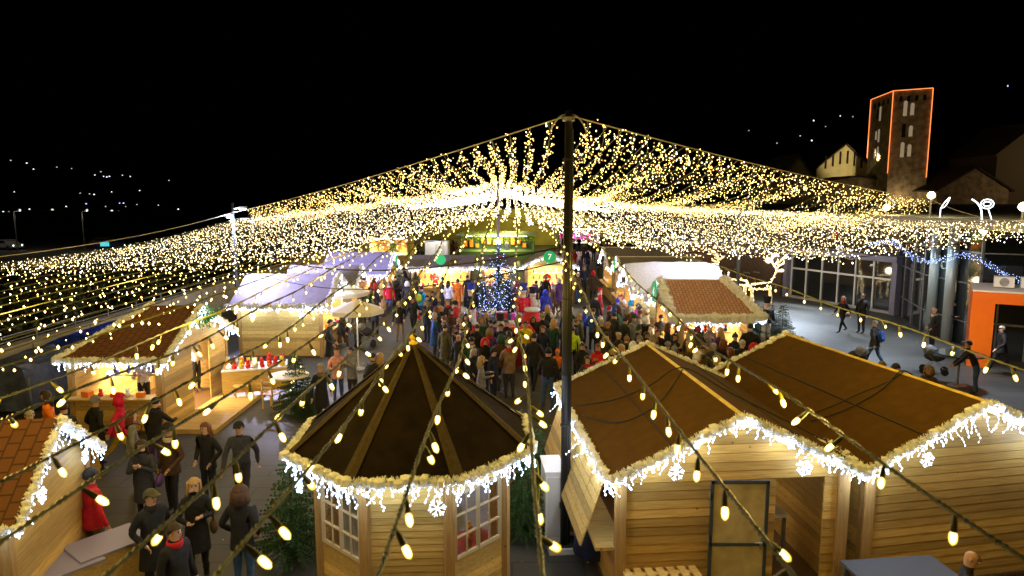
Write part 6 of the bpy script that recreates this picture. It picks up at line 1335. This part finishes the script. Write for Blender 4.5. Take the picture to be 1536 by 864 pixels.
hs, W = gabled('old_house', 'broad dim stone house between the tower and the photo edge', 1405, 1512, 84, 7.2, 9.8, 9, STONE2, DKR, 'house'); gabled('old_house', 'tall dim house with a pale roof slope cut by the photo edge', 1490, 1600, 92, 12, 16, 10, mat('dim_plaster', (.25, .2, .13), .9), mat('pale_old_roof', (.25, .2, .12), .9), 'house'); gabled('old_house', 'house with pale sloping roof behind the broad stone house', 1425, 1500, 104, 9.6, 11.5, 8, mat('dim_plaster', (.25, .2, .13), .9), mat('pale_old_roof', (.25, .2, .12), .9), 'house')
lamp('POINT', (62, 76, 7.5), 420, (1, .68, .35), .3, name='street_glow'); lamp('POINT', (72, 84, 11), 260, (1, .75, .4), .3, name='street_glow')
# ================================================================ far road, cars and town lights
g = MB(); g.add([(-130, 92, -1.19), (-38, 92, -1.19), (-38, 104, -1.19), (-130, 104, -1.19)], [[0, 1, 2, 3]]); g.add([(-130, 125, -1.19), (-30, 140, -1.19), (-30, 147, -1.19), (-130, 132, -1.19)], [[0, 1, 2, 3]]); tag(g.build('road', mat('asphalt', (.06, .06, .06), .6, noise_s=.5)), kind='structure')
for k, X in enumerate((-74, -66, -57)):
    t = thing('street_lamp', 'street lamp with a pale head over the far road, %s' % ['farthest from the market', 'in the middle of three', 'closest to the market'][k], 'street lamp', (X, 91, -1.2), 0, 'street lamps over the far road'); g = MB(); g.tube([(0, 0, 0), (0, 0, 5.4), (0, 1, 5.6)], .07, 6); g.build('pole', GREYM, t); g = MB(); g.ball((0, 1.1, 5.6), .3 *.5 if k else .3, 0, 10); g.build('head', mat('pale_lamp_head', (1, 1, 1), emit=(.75, .88, 1), estr=1.1), t); lamp('POINT', (X, 92, 3.6), 170, (1, .85, .65), .3, name='street_glow')
def car(label, x, y, rz, m):
    t = thing('parked_car', label, 'car', (x, y, -1.19), rz, 'cars on the far road'); g = MB(); prof = [(-2.1, .35), (2.1, .35), (2.1, .8), (1.2, .9), (.6, 1.38), (-1.0, 1.38), (-1.7, .95), (-2.1, .85)]; n = len(prof)
    g.add([(x_, -.85, z_) for x_, z_ in prof]+[(x_, .85, z_) for x_, z_ in prof], [list(range(n)), list(range(n, 2*n))[::-1]]+[[i, (i+1) % n+0, (i+1) % n+n, i+n][::-1] for i in range(n)]); g.build('body', m, t); g = MB(); g.box(-.2, 0, .95, 1.9, 1.72, .36); g.build('window', GLASSD, t)
    for sx in (-1.35, 1.35):
        for sy in (-.8, .8): g = MB(); g.lathe([(.33, -.1), (.33, .1)], 12); o = g.build('wheel', RUBBER, t); o.location = (sx, sy, .33); o.rotation_euler = (R(90), 0, 0)
    for sy in (-.6, .6): g = MB(); g.ball((2.1, sy, .65), .1, 0, 6); g.build('headlight', mat('headlight_glow', (1, 1, 1), emit=(1, .95, .85), estr=5), t)
for k, (x, y, l, c) in enumerate(((-71, 96, 'grey car on the far road closest to the photo edge', 'grey'), (-56, 96, 'dark car on the far road beside the cyan sign', 'navy'), (-60, 101, 'brown car on the far lane of the road', 'brown'))): car(l, x, y, R(-20+k*12), cm_(c, 'car_paint'))
x, y, z = gd(157, 366, 92); t = thing('cyan_sign', 'small lit cyan road sign beyond the dark trees', 'sign', (x, y, -1.2)); g = MB(); g.box(0, 0, z+.9, 1.15, .1, .55); g.build('board', mat('cyan_lit_board', (.1, .7, .8), emit=(.1, .75, .85), estr=.9), t); g = MB(); g.box(0, .06, 0, .08, .08, z+.9); g.build('post', GREYM, t)
dg = bpy.context.evaluated_depsgraph_get(); HILL_ = HILL
def hill_hit(px, py):
    a = math.atan((py-432)/1024); d = Vector(((px-768)/1024, 1, -(py-432)/1024)); d = Vector((d.x, d.y*_c+d.z*_s, -d.y*_s+d.z*_c)).normalized(); ok, loc, n, i = HILL_.ray_cast(Vector((0, 0, CAMZ)), d); return loc if ok else Vector((0, 0, CAMZ))+d*430
TL = [(17, 241), (41, 245), (51, 254), (86, 251), (108, 253), (152, 258), (143, 263), (156, 265), (161, 266), (165, 265), (184, 263), (196, 265), (254, 271), (168, 288), (121, 290), (135, 291), (142, 292), (210, 286), (22, 288), (130, 306), (180, 305), (186, 305), (189, 310), (169, 317), (179, 317), (159, 310), (238, 308), (206, 307), (268, 314), (14, 318), (45, 314), (6, 318), (80, 315), (117, 322), (100, 310)]
TRr = [(1123, 196), (1165, 215), (1200, 204), (1220, 181), (1238, 190), (1217, 211), (1260, 174), (1279, 175), (1511, 129)]
for k, (px, py) in enumerate(TL+TRr):
    h = hill_hit(px, py); dist = h.length; r = dist*.0009*(1.9 if (px, py) in ((80, 315), (169, 317)) else rnd.uniform(.7, 1.25)); side = 'on the dark hillside behind the tower' if px > 1000 else 'in the dark valley beyond the wall'
    g = MB(); g.tube([(0, 0, -r*6), (0, 0, 0)], r*.25, 4, 0, False); g.ball((0, -r, 0), r, 1, 6); c = rnd.random()
    o = g.build('hill_lamp', [GREYM, mat('town_lamp_blue', (1, 1, 1), emit=(.45, .5, 1), estr=2.6) if (px in (130, 180, 186) or px > 1500) else mat('town_lamp_white', (1, 1, 1), emit=(.85, .9, 1), estr=2.6) if c < .6 else mat('town_lamp_dim', (1, 1, 1), emit=(.8, .75, .6), estr=1.2)], loc=h); tag(o, 'tiny distant lamp '+side, 'lamp', 'distant town lamps '+side)

# fallen leaves and paper scraps on the near paving
g = MB(); rr = random.Random(77)
for k in range(700):
    x, y = rr.uniform(-9, 14), rr.uniform(8, 30); a = rr.uniform(0, 6.28); r = rr.uniform(.015, .045); z = .006
    g.add([(x+r*math.cos(a), y+r*math.sin(a), z), (x-r*.5*math.sin(a), y+r*.5*math.cos(a), z+.012), (x-r*math.cos(a), y-r*math.sin(a), z+.002), (x+r*.5*math.sin(a), y-r*.5*math.cos(a), z)], [[0, 1, 2, 3]], 0 if rr.random() < .75 else 1)
tag(g.build('fallen_leaves', [mat('dry_leaf', (.2, .11, .03), .8), WHITE]), kind='stuff')
# paving drains
for k, (x, y) in enumerate(((-3.6, 14.5), (1.6, 20.5), (13.0, 26.0))):
    o = MB(); o.box(x, y, .004, .6, .12, .006); q = o.build('drain_grate', mat('cast_iron', (.03, .03, .03), .5, .7)); tag(q, ['narrow iron drain grate in the paving beside the group in black', 'narrow iron drain grate in the paving behind the tall black pole', 'narrow iron drain grate in the bright pavement by the glass building'][k], 'drain')
